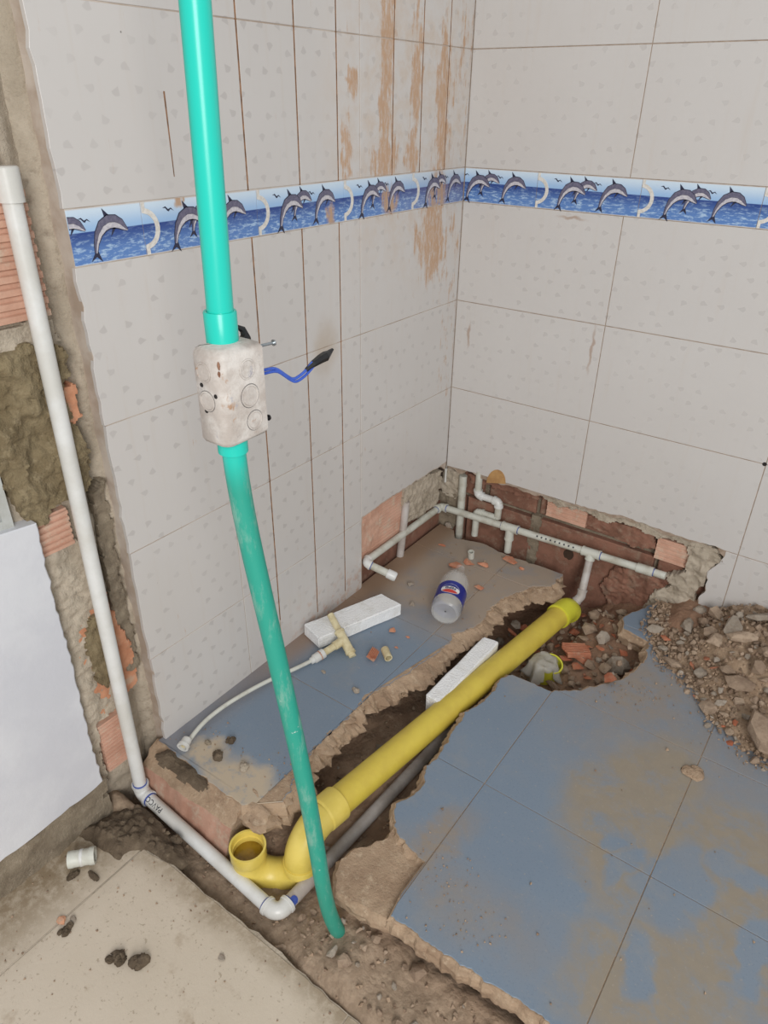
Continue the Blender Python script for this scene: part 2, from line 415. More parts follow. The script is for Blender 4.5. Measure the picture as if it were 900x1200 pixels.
class MB:
    def __init__(self): self.v = []; self.f = []; self.mi = []
    def add(self, vs, fs, mi=0):
        n = len(self.v); self.v += [V(p) for p in vs]
        for f in fs: self.f.append(tuple(i + n for i in f)); self.mi.append(mi)
        return self
    def box(self, lo, hi, mi=0):
        x0, y0, z0 = lo; x1, y1, z1 = hi
        return self.add([(x0, y0, z0), (x1, y0, z0), (x1, y1, z0), (x0, y1, z0), (x0, y0, z1), (x1, y0, z1), (x1, y1, z1), (x0, y1, z1)],
                        [(0, 3, 2, 1), (4, 5, 6, 7), (0, 1, 5, 4), (1, 2, 6, 5), (2, 3, 7, 6), (3, 0, 4, 7)], mi)
    def tube(self, pts, r, n=18, mi=0, caps=True, inner=None):
        """tube along a polyline; r number or list"""
        P = [V(p) for p in pts]; k = len(P)
        rs = r if isinstance(r, (list, tuple)) else [r] * k
        T = []
        for i in range(k):
            a = P[max(i - 1, 0)]; b = P[min(i + 1, k - 1)]
            d = (b - a)
            if d.length < 1e-9: d = P[-1] - P[0]
            T.append(d.normalized())
        x, y, _ = frame_from(T[0])
        base = len(self.v)
        for i in range(k):
            if i:
                ax = T[i - 1].cross(T[i])
                if ax.length > 1e-8:
                    q = Matrix.Rotation(T[i - 1].angle(T[i]), 3, ax.normalized())
                    x = q @ x; y = q @ y
            for j in range(n):
                a = 2 * math.pi * j / n
                self.v.append(P[i] + (x * math.cos(a) + y * math.sin(a)) * rs[i])
        for i in range(k - 1):
            for j in range(n):
                j2 = (j + 1) % n
                self.f.append((base + i * n + j, base + i * n + j2, base + (i + 1) * n + j2, base + (i + 1) * n + j)); self.mi.append(mi)
        if caps:
            self.f.append(tuple(base + j for j in reversed(range(n)))); self.mi.append(mi)
            self.f.append(tuple(base + (k - 1) * n + j for j in range(n))); self.mi.append(mi)
        return self
    def lathe(self, prof, o, d, n=28, mi=0, up=None):
        """profile [(r, h)] spun about the axis o + d*h"""
        x, y, d = frame_from(d, up); o = V(o); base = len(self.v)
        for r, h in prof:
            for j in range(n):
                a = 2 * math.pi * j / n
                self.v.append(o + d * h + (x * math.cos(a) + y * math.sin(a)) * r)
        for i in range(len(prof) - 1):
            for j in range(n):
                j2 = (j + 1) % n
                self.f.append((base + i * n + j, base + i * n + j2, base + (i + 1) * n + j2, base + (i + 1) * n + j)); self.mi.append(mi)
        return self
    def prism(self, poly, o, ux, uy, d, mi=0, chamfer=0.0):
        """polygon (2D list) in plane o,ux,uy extruded by vector d; the face at +d is the front"""
        o, ux, uy, d = V(o), V(ux), V(uy), V(d)
        n = len(poly); ar = sum(poly[i][0] * poly[(i + 1) % n][1] - poly[(i + 1) % n][0] * poly[i][1] for i in range(n))
        if ar < 0: poly = list(reversed(poly))
        flip = ux.cross(uy).dot(d) < 0
        b = [o + ux * p[0] + uy * p[1] for p in poly]
        tris = tessellate_polygon([[V((p[0], p[1], 0)) for p in poly]])
        rings = [b]
        if chamfer:
            dn = d.normalized(); ins = offset_poly(poly, -chamfer)
            rings.append([q + d - dn * chamfer * .7 for q in b])
            rings.append([o + ux * p[0] + uy * p[1] + d for p in ins])
        else: rings.append([q + d for q in b])
        vs = [p for r in rings for p in r]; fs = []
        for k in range(len(rings) - 1):
            for i in range(n):
                j = (i + 1) % n
                f = (k * n + i, k * n + j, (k + 1) * n + j, (k + 1) * n + i)
                fs.append(f if not flip else tuple(reversed(f)))
        L = (len(rings) - 1) * n
        def tri(tr, off, front):
            a, c, e = tr
            s = (poly[c][0] - poly[a][0]) * (poly[e][1] - poly[a][1]) - (poly[e][0] - poly[a][0]) * (poly[c][1] - poly[a][1])
            if s < 0: a, c = c, a
            t3 = (a + off, c + off, e + off)
            return t3 if (front != flip) else tuple(reversed(t3))
        for tr in tris:
            fs.append(tri(tr, L, True)); fs.append(tri(tr, 0, False))
        return self.add(vs, fs, mi)
    def build(self, name, mats, parent=None, smooth=True, ang=35):
        off = V((0, 0, 0))
        p = parent
        while p is not None: off = off + p.location; p = p.parent
        me = bpy.data.meshes.new(name)
        me.from_pydata([v - off for v in self.v], [], self.f)
        if not isinstance(mats, (list, tuple)): mats = [mats]
        for q in mats: me.materials.append(q)
        for pl, i in zip(me.polygons, self.mi): pl.material_index = i
        me.validate(); me.update()
        if smooth:
            me.shade_smooth(); me.set_sharp_from_angle(angle=R_(ang))
        o = bpy.data.objects.new(name, me); COL.objects.link(o); o.parent = parent
        return o
    def thing(self, name, mats, smooth=True, ang=35):
        """a one-mesh thing whose origin sits at the middle of its base"""
        lo = V([min(v[i] for v in self.v) for i in range(3)]); hi = V([max(v[i] for v in self.v) for i in range(3)])
        c = V(((lo.x + hi.x) / 2, (lo.y + hi.y) / 2, lo.z))
        self.v = [v - c for v in self.v]
        o = self.build(name, mats, None, smooth, ang); o.location = c
        return o

def offset_poly(poly, d):
    """move each vertex of a CCW polygon outward by d"""
    n = len(poly); out = []
    for i in range(n):
        a = V(poly[i - 1][:2]); b = V(poly[i][:2]); c = V(poly[(i + 1) % n][:2])
        e1 = (b - a); e2 = (c - b)
        n1 = V((e1.y, -e1.x)); n2 = V((e2.y, -e2.x))
        if n1.length > 1e-9: n1.normalize()
        if n2.length > 1e-9: n2.normalize()
        q = n1 + n2
        if q.length < 1e-6: q = n1
        q.normalize(); k = max(.5, q.dot(n1))
        out.append(tuple(b + q * (d / k)))
    return out

def area2(poly):
    n = len(poly); return sum(poly[i][0] * poly[(i + 1) % n][1] - poly[(i + 1) % n][0] * poly[i][1] for i in range(n)) / 2

def clip_rect(poly, x0, x1, y0, y1):
    def cut(P, inside, inter):
        out = []
        for i in range(len(P)):
            a, b = P[i - 1], P[i]
            ia, ib = inside(a), inside(b)
            if ib:
                if not ia: out.append(inter(a, b))
                out.append(b)
            elif ia: out.append(inter(a, b))
        return out
    def ix(c): return lambda a, b: (c, a[1] + (b[1] - a[1]) * (c - a[0]) / (b[0] - a[0]))
    def iy(c): return lambda a, b: (a[0] + (b[0] - a[0]) * (c - a[1]) / (b[1] - a[1]), c)
    P = list(poly)
    for ins, it in ((lambda p: p[0] >= x0, ix(x0)), (lambda p: p[0] <= x1, ix(x1)), (lambda p: p[1] >= y0, iy(y0)), (lambda p: p[1] <= y1, iy(y1))):
        if P: P = cut(P, ins, it)
    out = []
    for p in P:
        if not out or (abs(p[0] - out[-1][0]) + abs(p[1] - out[-1][1])) > 1e-5: out.append(p)
    if len(out) > 1 and abs(out[0][0] - out[-1][0]) + abs(out[0][1] - out[-1][1]) < 1e-5: out.pop()
    return out

def jag(pts, step=.012, amp=.004, seed=1, closed=False, skip=()):
    """subdivide a 2D polyline and roughen it"""
    rnd = random.Random(seed); out = []
    n = len(pts); rng = range(n if closed else n - 1)
    for i in rng:
        a = V(pts[i][:2]); b = V(pts[(i + 1) % n][:2]); d = b - a
        out.append(tuple(a))
        if i in skip: continue
        k = int(d.length / step)
        nn = V((d.y, -d.x)); nn = nn.normalized() if nn.length > 0 else nn
        for j in range(1, k + 1):
            tt = j / (k + 1)
            q = a + d * tt
            out.append(tuple(q + nn * amp * (1.5 * nz1(q.x * 45, q.y * 45, seed) + .9 * nz1(q.x * 120, q.y * 120, seed + 3) + .25 * rnd.uniform(-1, 1))))
    if not closed: out.append(tuple(pts[-1][:2]))
    return out

def nz(x, y, z, s=1.0): return noise.fractal(V((x * s, y * s, z * s)), 1.0, 2.0, 4)
def nz1(x, y, z): return noise.noise(V((x, y, z)))

def arc(P, d0, d1, R, n=8):
    """points of a round bend: leaves along d0, ends along d1, corner P"""
    P, d0, d1 = V(P), V(d0).normalized(), V(d1).normalized()
    ang = d0.angle(d1); t = R * math.tan(ang / 2)
    a = P - d0 * t
    axis = d0.cross(d1).normalized(); c = a + axis.cross(d0).normalized() * R
    return [c + Matrix.Rotation(ang * i / n, 3, axis) @ (a - c) for i in range(n + 1)]

def lerp(a, b, t): return V(a) * (1 - t) + V(b) * t

# ------------------------------------------------------------------ soil under everything
LEFT_TOP = [(0.3117, -1.0872, 0.0000), (0.3006, -1.0326, 0.0000), (0.2803, -0.9889, 0.0000), (0.2724, -0.9556, 0.0000), (0.2729, -0.9056, 0.0000), (0.2793, -0.8395, 0.0000), (0.2670, -0.7669, 0.0000), (0.2900, -0.6942, 0.0000), (0.3092, -0.6253, 0.0000), (0.3244, -0.5293, 0.0000), (0.3158, -0.4491, 0.0000), (0.3499, -0.3890, 0.0000), (0.3382, -0.2930, 0.0000), (0.3481, -0.2374, 0.0000), (0.3817, -0.1520, 0.0000), (0.4289, -0.1011, 0.0000), (0.4298, -0.0260, 0.0000), (0.3566, -0.0257, 0.0000), (0.2683, -0.0348, 0.0000), (0.1623, -0.0181, 0.0000), (0.0717, -0.0424, 0.0000), (-0.0077, -0.0171, 0.0000)]
RIGHT_TOP = [(0.5033, -0.4953, 0.0000), (0.4871, -0.5257, 0.0000), (0.4924, -0.5610, 0.0000), (0.4917, -0.6131, 0.0000), (0.4803, -0.6482, 0.0000), (0.4732, -0.6665, 0.0000), (0.4775, -0.6890, 0.0000), (0.4807, -0.7453, 0.0000), (0.4870, -0.7732, 0.0000), (0.4930, -0.8201, 0.0000), (0.4842, -0.8459, 0.0000), (0.5057, -0.8885, 0.0000), (0.5008, -0.9301, 0.0000), (0.4869, -0.9601, 0.0000), (0.5138, -1.0039, 0.0000), (0.5510, -1.0210, 0.0000), (0.6007, -1.0310, 0.0000), (0.6002, -1.1031, 0.0000), (0.6078, -1.1494, 0.0000)]
RIGHT_HOLE = [(0.7291, -0.1778, 0.0000), (0.7384, -0.2198, 0.0000), (0.7441, -0.2628, 0.0000), (0.7364, -0.3028, 0.0000), (0.7195, -0.3560, 0.0000), (0.6872, -0.3982, 0.0000), (0.6612, -0.4387, 0.0000), (0.6361, -0.4645, 0.0000), (0.6051, -0.4910, 0.0000), (0.5512, -0.4923, 0.0000)]
RIGHT_TONGUE = [(0.6902, -0.0000, 0.0000), (0.6594, -0.0708, 0.0000), (0.6412, -0.1124, 0.0000), (0.6570, -0.1634, 0.0000), (0.6935, -0.1707, 0.0000)]

def inside_poly(x, y, P):
    c = False; n = len(P); j = n - 1
    for i in range(n):
        if (P[i][1] > y) != (P[j][1] > y) and x < (P[j][0] - P[i][0]) * (y - P[i][1]) / (P[j][1] - P[i][1]) + P[i][0]: c = not c
        j = i
    return c

def soft(a, b, t):
    t = max(0., min(1., (t - a) / (b - a))); return t * t * (3 - 2 * t)

def soil_h(x, y):
    h = -.115 + .03 * soft(-.42, -.30, y) * soft(.50, .58, x)
    # doorway strip: higher, heaped round the conduit
    s = soft(.40, .52, x) * soft(-1.06, -1.15, y)
    h = h + .045 * s
    h += .02 * math.exp(-((x - .58) ** 2 + (y + 1.2) ** 2) / .004)
    # muddy inner corner at the wall
    c = soft(.16, .04, x) * soft(-1.205, -1.24, y); h += .045 * c
    h -= .02 * soft(.16, .04, x) * soft(-1.24, -1.20, y)
    # rubble-filled hole next to the back wall rises towards the wall and the right
    h += .05 * soft(-.22, -.03, y) * soft(.5, .68, x)
    h += .075 * soft(.66, .78, x) * soft(-.2, -.08, y)
    h += -.03 * math.exp(-((x - .43) ** 2 + (y + .25) ** 2) / .012)
    h += .09 * soft(.42, .05, x) * soft(-.06, -.005, y)
    h += .012 * nz(x, y, 0, 9) + .007 * nz(x, y, 3, 30)
    h -= .022 * soft(-1.25, -1.275, y)
    return h

mb = MB(); nx, ny = 190, 160
X0, X1, Y0, Y1 = -.06, 1.55, -1.30, .06
for j in range(ny + 1):
    for i in range(nx + 1):
        x = X0 + (X1 - X0) * i / nx; y = Y0 + (Y1 - Y0) * j / ny
        mb.v.append(V((x, y, soil_h(x, y))))
for j in range(ny):
    for i in range(nx):
        a = j * (nx + 1) + i; mb.f.append((a, a + 1, a + nx + 2, a + nx + 1)); mb.mi.append(0)
tag(mb.build('ground_soil', M['dirt'], ang=60), 'brown crumbly soil in the open trench between the floor slabs', 'soil', kind='structure')

# ------------------------------------------------------------------ floor slabs
GX, GY = .270, -.815
PITCH = .3345
def xy(l): return [(p[0], p[1]) for p in l]

def slab(name, outline, zt, ragged, label, tiles=True, th=.058, bulge=.018, mat='mortar_bed', seed=5, parent=None):
    """mortar bed with ragged flank (ragged: function of a point -> 0..1)"""
    P = outline if area2(outline) > 0 else list(reversed(outline))
    nrm0 = offset_poly(P, 1.0)
    n = len(P); mb = MB(); rings = []
    nd = [(V(a) - V(b)).normalized() for a, b in zip(nrm0, P)]
    nrm = []
    for i in range(n):
        q = V((0, 0))
        for k in range(-4, 5): q += nd[(i + k) % n] * (5 - abs(k))
        q = q.normalized() if q.length > .1 else nd[i]
        nrm.append(tuple(V(P[i]) + q))
    prof = ((0.0, 0.0), (.18, -.03), (.36, -.07), (.55, -.12), (.72, -.18), (.88, -.25), (1.0, -.33), (1.0, -.41), (.9, -.49), (.7, -.57), (.45, -.65), (.15, -.74), (-.15, -.84), (-.5, -1.0))
    for k, (o, h) in enumerate(prof):
        ring = []
        for i in range(n):
            d = V(nrm[i]) - V(P[i])
            if d.length > 1.6: d = d.normalized() * 1.6
            r = ragged(P[i])
            vd = noise.voronoi(V((P[i][0] * 42, P[i][1] * 42, k * .30 + seed)))[0]
            vf = noise.voronoi(V((P[i][0] * 120, P[i][1] * 120, k * .75 + seed)))[0]
            w = bulge * (o + (.75 * nz1(P[i][0] * 22, P[i][1] * 22, k * .16 + seed) + 1.0 * (.42 - vd[0]) + .22 * (.42 - vf[0])) * min(1, k / 2)) * r
            zz = zt - .002 * (1 if k else .0) + th * h + (.006 * nz1(P[i][0] * 30 + 7, P[i][1] * 30, k * .3) * r * min(1, k / 4) if k else 0)
            ring.append((P[i][0] + d.x * w, P[i][1] + d.y * w, zz))
        rings.append(ring)
    for r in rings: mb.v += [V(p) for p in r]
    for k in range(len(rings) - 1):
        for i in range(n):
            j = (i + 1) % n
            mb.f.append(((k + 1) * n + i, (k + 1) * n + j, k * n + j, k * n + i)); mb.mi.append(0)
    for tr in tessellate_polygon([[V((p[0], p[1], 0)) for p in P]]):
        a, b, c = tr
        s = (P[b][0] - P[a][0]) * (P[c][1] - P[a][1]) - (P[c][0] - P[a][0]) * (P[b][1] - P[a][1])
        mb.f.append((a, b, c) if s > 0 else (b, a, c)); mb.mi.append(0)
    o = mb.build(name, M[mat], parent, ang=28)
    if parent is None: tag(o, label, 'floor', kind='structure')
    return o

def floor_tiles(parent, outline, gx, gy, px, py, ztop, th, mat, gap=.0016, seed=3):
    rnd = random.Random(seed)
    xs = [p[0] for p in outline]; ys = [p[1] for p in outline]
    i0 = math.floor((min(xs) - gx) / px); i1 = math.ceil((max(xs) - gx) / px)
    j0 = math.floor((min(ys) - gy) / py); j1 = math.ceil((max(ys) - gy) / py)
    for i in range(i0, i1):
        for j in range(j0, j1):
            c = clip_rect(outline, gx + i * px + gap / 2, gx + (i + 1) * px - gap / 2, gy + j * py + gap / 2, gy + (j + 1) * py - gap / 2)
            if len(c) < 3 or abs(area2(c)) < 2e-4: continue
            dz = rnd.uniform(-.0006, .0004)
            b = MB().prism(c, (0, 0, ztop - th + dz), (1, 0, 0), (0, 1, 0), (0, 0, th), chamfer=.0008)
            b.build('tile', mat, parent, smooth=False)

lt = jag(xy(LEFT_TOP)[:17], .004, .0045, 4)
left_out = lt + jag(xy(LEFT_TOP)[17:21], .012, .004, 6) + [(.045, -.004), (-.012, .004), (-.012, -1.130)] + jag([(-.012, -1.132), (.10, -1.136), (.19, -1.142), (.250, -1.142)], .012, .004, 8) 
def rag_left(p): return 0.25 if (p[0] < .01 or p[1] > -.06) else (.18 if p[1] < -1.10 else 1.0)
slabL = slab('floor_left', left_out, -.0016, rag_left, 'broken blue-tiled floor slab along the left wall, cement bed crumbling at the trench', bulge=.030)
# tiles stop a little short of the crumbled mortar edge here and there
tl = []
for p in left_out:
    k = .010 * (0.5 + .8 * nz1(p[0] * 22, p[1] * 22, 4.2))
    tl.append((p[0], p[1], max(0, k) * (1 if rag_left(p) == 1.0 else .2)))
offs = offset_poly([q[:2] for q in (tl if area2(left_out) > 0 else list(reversed(tl)))], -1.0)
base_l = tl if area2(left_out) > 0 else list(reversed(tl))
left_tile_out = [tuple(V(b[:2]) + (V(o) - V(b[:2])).normalized() * b[2]) for b, o in zip(base_l, offs)]
# the front corner has lost its tile
left_tile_out = [p for p in left_tile_out]
floor_tiles(slabL, left_tile_out, GX, GY, PITCH, PITCH, 0.0, .0075, M['blue'])

# front-corner lump of crumbled cement
mb = MB()
def lump(mb, c, rad, seed, n=14, m=9, amp=.25, fr=2.2, mi=0):
    base = len(mb.v)
    for i in range(m + 1):
        th = math.pi * i / m
        for j in range(n):
            ph = 2 * math.pi * j / n
            d = V((math.sin(th) * math.cos(ph), math.sin(th) * math.sin(ph), math.cos(th)))
            k = 1 + amp * nz(d.x + seed * 3.1, d.y, d.z + seed, fr)
            mb.v.append(V(c) + V((d.x * rad[0] * k, d.y * rad[1] * k, d.z * rad[2] * k)))
    for i in range(m):
        for j in range(n):
            j2 = (j + 1) % n
            mb.f.append((base + i * n + j, base + (i + 1) * n + j, base + (i + 1) * n + j2, base + i * n + j2)); mb.mi.append(mi)
    return mb

right_edge = xy(RIGHT_TOP)
front = jag([right_edge[-1], (.75, -1.145), (.88, -1.137), (.93, -1.15), (1.05, -1.16), (1.5, -1.15)], .006, .0035, 12)
right_out = jag(right_edge[:-2], .005, .0035, 21) + right_edge[-2:-1] + front + [(1.5, -.03), (.80, -.03)] + jag(xy(RIGHT_TONGUE), .012, .004, 23) + jag(xy(RIGHT_HOLE), .010, .004, 22)
def rag_right(p): return .15 if p[0] > 1.3 or p[1] > -.04 else (.6 if p[1] < -1.1 else .75)
slabR = slab('floor_right', right_out, -.0016, rag_right, 'large blue-tiled floor slab right of the yellow pipe, dusted with sand', bulge=.013, th=.05)
floor_tiles(slabR, offset_poly(right_out if area2(right_out) > 0 else list(reversed(right_out)), -.002), GX, GY, PITCH, PITCH, 0.0, .0075, M['blue'], seed=6)
# bare mortar ledge where a tile has come away beside the conduit
ledge = jag(xy([(0.5039, -1.1627, -0.0120), (0.4815, -1.1377, -0.0120), (0.4713, -1.1080, -0.0120), (0.4768, -1.0848, -0.0120), (0.4986, -1.0535, -0.0120), (0.5148, -1.0216, -0.0120), (0.5125, -0.9961, -0.0120), (0.5490, -1.0119, -0.0120), (0.5992, -1.0221, -0.0120), (0.5973, -1.0959, -0.0120), (0.6059, -1.1438, -0.0120), (0.5551, -1.1536, -0.0120)]), .012, .004, 31, closed=True)
lo_ = slab('mortar_ledge', ledge, -.013, lambda p: .8, None, bulge=.012, th=.05, parent=slabR, seed=9)

# ------------------------------------------------------------------ beige entry floor
entry_out = jag([(.10, -1.285), (.2, -1.272), (.3, -1.274), (.45, -1.270), (.62, -1.277), (.9, -1.275), (1.9, -1.275)], .02, .003, 41) + [(1.9, -2.5), (-.01, -2.5), (-.01, -1.33), (.03, -1.32), (.07, -1.30)]
mbE = MB().prism(entry_out, (0, 0, -.16), (1, 0, 0), (0, 1, 0), (0, 0, .0788))
floorE = tag(mbE.build('floor_entry', M['mortar'], smooth=False), 'pale beige entry floor in the foreground, muddy near the wall', 'floor', kind='structure')
floor_tiles(floorE, offset_poly(entry_out if area2(entry_out) > 0 else list(reversed(entry_out)), -.002), .118, -1.275 - .5 * 3, .503, .5, -.08, .0075, M['beige'], gap=.0022, seed=9)

# ------------------------------------------------------------------ walls
ROWS = [-.03, .22, .47, .72, .97]
UP = [1.0492 + .25 * k for k in range(5)]
G = .0010
# ---- back wall: grout plane, bricks below the break
wb = MB().box((-.2, .045, -.3), (1.7, .16, 2.2))
wall_back = tag(wb.build('wall_back', M['mortar_dark'], smooth=False), 'back wall of pale tiles broken open at the bottom', 'wall', kind='structure')
brk = jag(xy([(p[0], p[2]) for p in [(-0.0401, 0.0000, 0.2046), (-0.0154, 0.0000, 0.2119), (0.0216, 0.0000, 0.2141), (0.0670, -0.0000, 0.2161), (0.1054, 0.0000, 0.2191), (0.1551, 0.0000, 0.2172), (0.2061, 0.0000, 0.2189), (0.2595, 0.0000, 0.2133), (0.3157, -0.0000, 0.2175), (0.3736, 0.0000, 0.2172), (0.4318, 0.0000, 0.2203), (0.4983, 0.0000, 0.2213), (0.5590, 0.0000, 0.2291), (0.6316, 0.0000, 0.2232), (0.7052, 0.0000, 0.2214), (0.7590, 0.0000, 0.2209), (0.8039, 0.0000, 0.2253), (0.8231, 0.0000, 0.2046), (0.8163, 0.0000, 0.1812), (0.7951, 0.0000, 0.1461), (0.7999, 0.0000, 0.1158), (0.8036, 0.0000, 0.0901), (0.7910, 0.0000, 0.0596), (0.8042, 0.0000, 0.0205), (0.8187, 0.0000, -0.0245)]]), .009, .0028, 51)
def zbrk(x, L):
    z = None
    for a, b in zip(L[:-1], L[1:]):
        if min(a[0], b[0]) <= x <= max(a[0], b[0]) and abs(b[0] - a[0]) > 1e-6:
            q = a[1] + (b[1] - a[1]) * (x - a[0]) / (b[0] - a[0])
            z = q if z is None else max(z, q)
    return z
# tile field outline above the break (x,z); the break path runs left -> right and down
ib = max(range(len(brk)), key=lambda i: brk[i][0])
field_back = [(1.7, .22 + G), (1.7, .97 - G), (0.0, .97 - G)] + [(max(0.0015, p[0]), p[1]) for p in brk[:ib + 1] if p[0] < .80] + [(.815, .22 + G)]
bx_joints = [.422 + .4293 * k for k in range(-1, 4)]
def wall_piece(parent, poly, wall, mat, th=.008, name='tile', ch=.0007):
    if len(poly) < 3 or abs(area2(poly)) < 1e-5: return None
    b = MB()
    if wall == 'back': b.prism(poly, (0, th, 0), (1, 0, 0), (0, 0, 1), (0, -th, 0), chamfer=ch)
    else: b.prism(poly, (-th, 0, 0), (0, 1, 0), (0, 0, 1), (th, 0, 0), chamfer=ch)
    return b.build(name, mat, parent, smooth=False)
TB = [M['tile_back']]; TL = [M['tile_left']]
for i in range(len(bx_joints) - 1):
    a, b = max(.0015, bx_joints[i] + G), bx_joints[i + 1] - G
    for z0, z1 in zip(ROWS[:-1], ROWS[1:]):
        if z0 < .2:      # bottom row and the lower edge of the next share the broken line
            continue
        if z0 == .22:
            c = clip_rect(field_back, a, b, .15 if b < .80 else z0 + G, z1 - G)
            # trim anything of the bottom row away from the right part
            if a < .80 < b: c = clip_rect(field_back, a, b, .15, z1 - G)
        else: c = [(a, z0 + G), (b, z0 + G), (b, z1 - G), (a, z1 - G)]
        wall_piece(wall_back, c, 'back', TB)
    for z0, z1 in zip(UP[:-1], UP[1:]):
        wall_piece(wall_back, [(a, z0 + G), (b, z0 + G), (b, z1 - G), (a, z1 - G)], 'back', TB)
tailp = [p for p in brk[ib:] if p[1] < .22 - G]
wall_piece(wall_back, [(bx_joints[2] - G, .22 - G), (bx_joints[2] - G, -.05), (tailp[-1][0], -.05)] + list(reversed(tailp)) + [(tailp[0][0], .22 - G)], 'back', TB)
wall_piece(wall_back, [(bx_joints[2] + G, -.05), (bx_joints[3] - G, -.05), (bx_joints[3] - G, .22 - G), (bx_joints[2] + G, .22 - G)], 'back', TB)
# grout / mortar layer behind the tiles, ragged at the break
lay = [(1.7, -.1), (1.7, 2.2), (-.03, 2.2)] + jag([(p[0], p[1] - .006 + .012 * nz1(p[0] * 30, p[1] * 30, 2)) for p in brk], .01, .003, 61)
MB().prism([(p[0], p[1]) for p in lay], (0, .044, 0), (1, 0, 0), (0, 0, 1), (0, -.0428, 0)).build('mortar_layer', M['grout'], wall_back, smooth=False)
# thicker ragged mortar lip hanging below the tile edge
def relief(name, parent, mat, u0, u1, w0, w1, fn, mapf, nu, nw, keep=None, flip=False):
    mb = MB(); idx = {}
    for j in range(nw + 1):
        for i in range(nu + 1):
            u = u0 + (u1 - u0) * i / nu; w = w0 + (w1 - w0) * j / nw
            mb.v.append(V(mapf(u, w, fn(u, w))))
    for j in range(nw):
        for i in range(nu):
            u = u0 + (u1 - u0) * (i + .5) / nu; w = w0 + (w1 - w0) * (j + .5) / nw
            if keep and not keep(u, w): continue
            a = j * (nu + 1) + i; q = (a, a + 1, a + nu + 2, a + nu + 1)
            mb.f.append(q if not flip else tuple(reversed(q))); mb.mi.append(0)
    return mb.build(name, mat, parent, ang=50)
def thick_patch(name, parent, mat, outline, wall, d0, d1, amp=.006, fr=30, seed=1, res=.0038):
    """irregular plaster patch with real thickness: outline (u,z), from depth d0 (back) to d1 (front)"""
    P = jag(outline, .009, .004, seed, closed=True)
    if area2(P) < 0: P = list(reversed(P))
    bm = bmesh.new()
    us = [p[0] for p in P]; zs = [p[1] for p in P]
    n = len(P)
    pts = [(p[0], p[1]) for p in P]
    mb = MB()
    # grid cells inside outline
    nu = max(3, int((max(us) - min(us)) / res)); nw = max(3, int((max(zs) - min(zs)) / res))
    idx = {}
    def put(u, z, edge):
        hh = d1 + amp * nz(u, z, seed, fr) + .4 * amp * nz1(u * 120, z * 120, seed)
        if edge: hh = d0
        p = (hh, u, z) if wall == 'left' else (u, -hh, z)
        mb.v.append(V(p)); return len(mb.v) - 1
    cell = {}
    for i in range(nu):
        for j in range(nw):
            u = min(us) + (i + .5) * (max(us) - min(us)) / nu; z = min(zs) + (j + .5) * (max(zs) - min(zs)) / nw
            if inside_poly(u, z, pts): cell[(i, j)] = 1
    def vid(i, j, lvl):
        k = (i, j, lvl)
        if k not in idx:
            u = min(us) + i * (max(us) - min(us)) / nu; z = min(zs) + j * (max(zs) - min(zs)) / nw
            u += .35 * res * nz1(i * 3.3, j * 2.7, seed); z += .35 * res * nz1(i * 2.1, j * 3.9, seed + 5)
            idx[k] = put(u, z, lvl)
        return idx[k]
    flip = wall != 'left'
    def face(*q):
        mb.f.append(tuple(q) if not flip else tuple(reversed(q))); mb.mi.append(0)
    for (i, j) in cell:
        face(vid(i, j, 0), vid(i + 1, j, 0), vid(i + 1, j + 1, 0), vid(i, j + 1, 0))
        for (di, dj, a, b) in ((-1, 0, (i, j + 1), (i, j)), (1, 0, (i + 1, j), (i + 1, j + 1)), (0, -1, (i, j), (i + 1, j)), (0, 1, (i + 1, j + 1), (i, j + 1))):
            if (i + di, j + dj) not in cell:
                face(vid(*a, 0), vid(*a, 1), vid(*b, 1), vid(*b, 0))
    bm.free()
    return mb.build(name, mat, parent, ang=60)

# bricks of the back wall exposed below the break; face at y = .026
def brick(parent, lo, hi, mat, name='brick', seed=0, amp=.0015):
    b = MB()
    b.prism([(lo[0], lo[2]), (hi[0], lo[2]), (hi[0], hi[2]), (lo[0], hi[2])], (0, hi[1], 0), (1, 0, 0), (0, 0, 1), (0, lo[1] - hi[1], 0), chamfer=.003)
    return b.build(name, mat, parent, smooth=False)
fy = .024
for (x0, x1, z0, z1, dy) in ((-.04, .062, -.2, .112, .004), (.072, .300, -.2, .118, 0), (.312, .655, -.2, .122, .002), (.667, .86, -.2, .118, .006)):
    brick(wall_back, (x0, fy + dy, z0), (x1, .06, z1), M['brick_red'])
for (x0, x1, z0, z1, dy) in ((.05, .12, .126, .2, .006), (.14, .295, .130, .30, .010), (.308, .64, .134, .30, .012)):
    brick(wall_back, (x0, fy + dy, z0), (x1, .06, z1), M['brick_red'])
def ribbed(parent, u0, u1, z0, z1, wall, d_front, d_back, mat, pitch=.011, depth=.0022, slant=0.0, name='ribbed_brick'):
    """clay block face with horizontal ribs"""
    prof = [(d_back, z0)]
    k = max(2, int((z1 - z0) / pitch))
    for i in range(k):
        za = z0 + (z1 - z0) * i / k; zb = z0 + (z1 - z0) * (i + 1) / k; w = zb - za
        prof += [(d_front, za + .08 * w), (d_front, za + .55 * w), (d_front - depth, za + .65 * w), (d_front - depth, za + .95 * w)]
    prof.append((d_back, z1))
    b = MB(); n = len(prof)
    for u, s in ((u0, 0), (u1, slant)):
        for d, z in prof: b.v.append(V((d, u, z + s)) if wall == 'left' else V((u, -d, z + s)))
    for i in range(n):
        j = (i + 1) % n
        q = (i, n + i, n + j, j)
        b.f.append(q if wall == 'left' else tuple(reversed(q))); b.mi.append(0)
    b.f.append(tuple(range(n)) if wall == 'left' else tuple(reversed(range(n)))); b.mi.append(0)
    b.f.append(tuple(reversed(range(n, 2 * n))) if wall == 'left' else tuple(range(n, 2 * n))); b.mi.append(0)
    bm_dir = None
    return b.build(name, mat, parent, smooth=False)
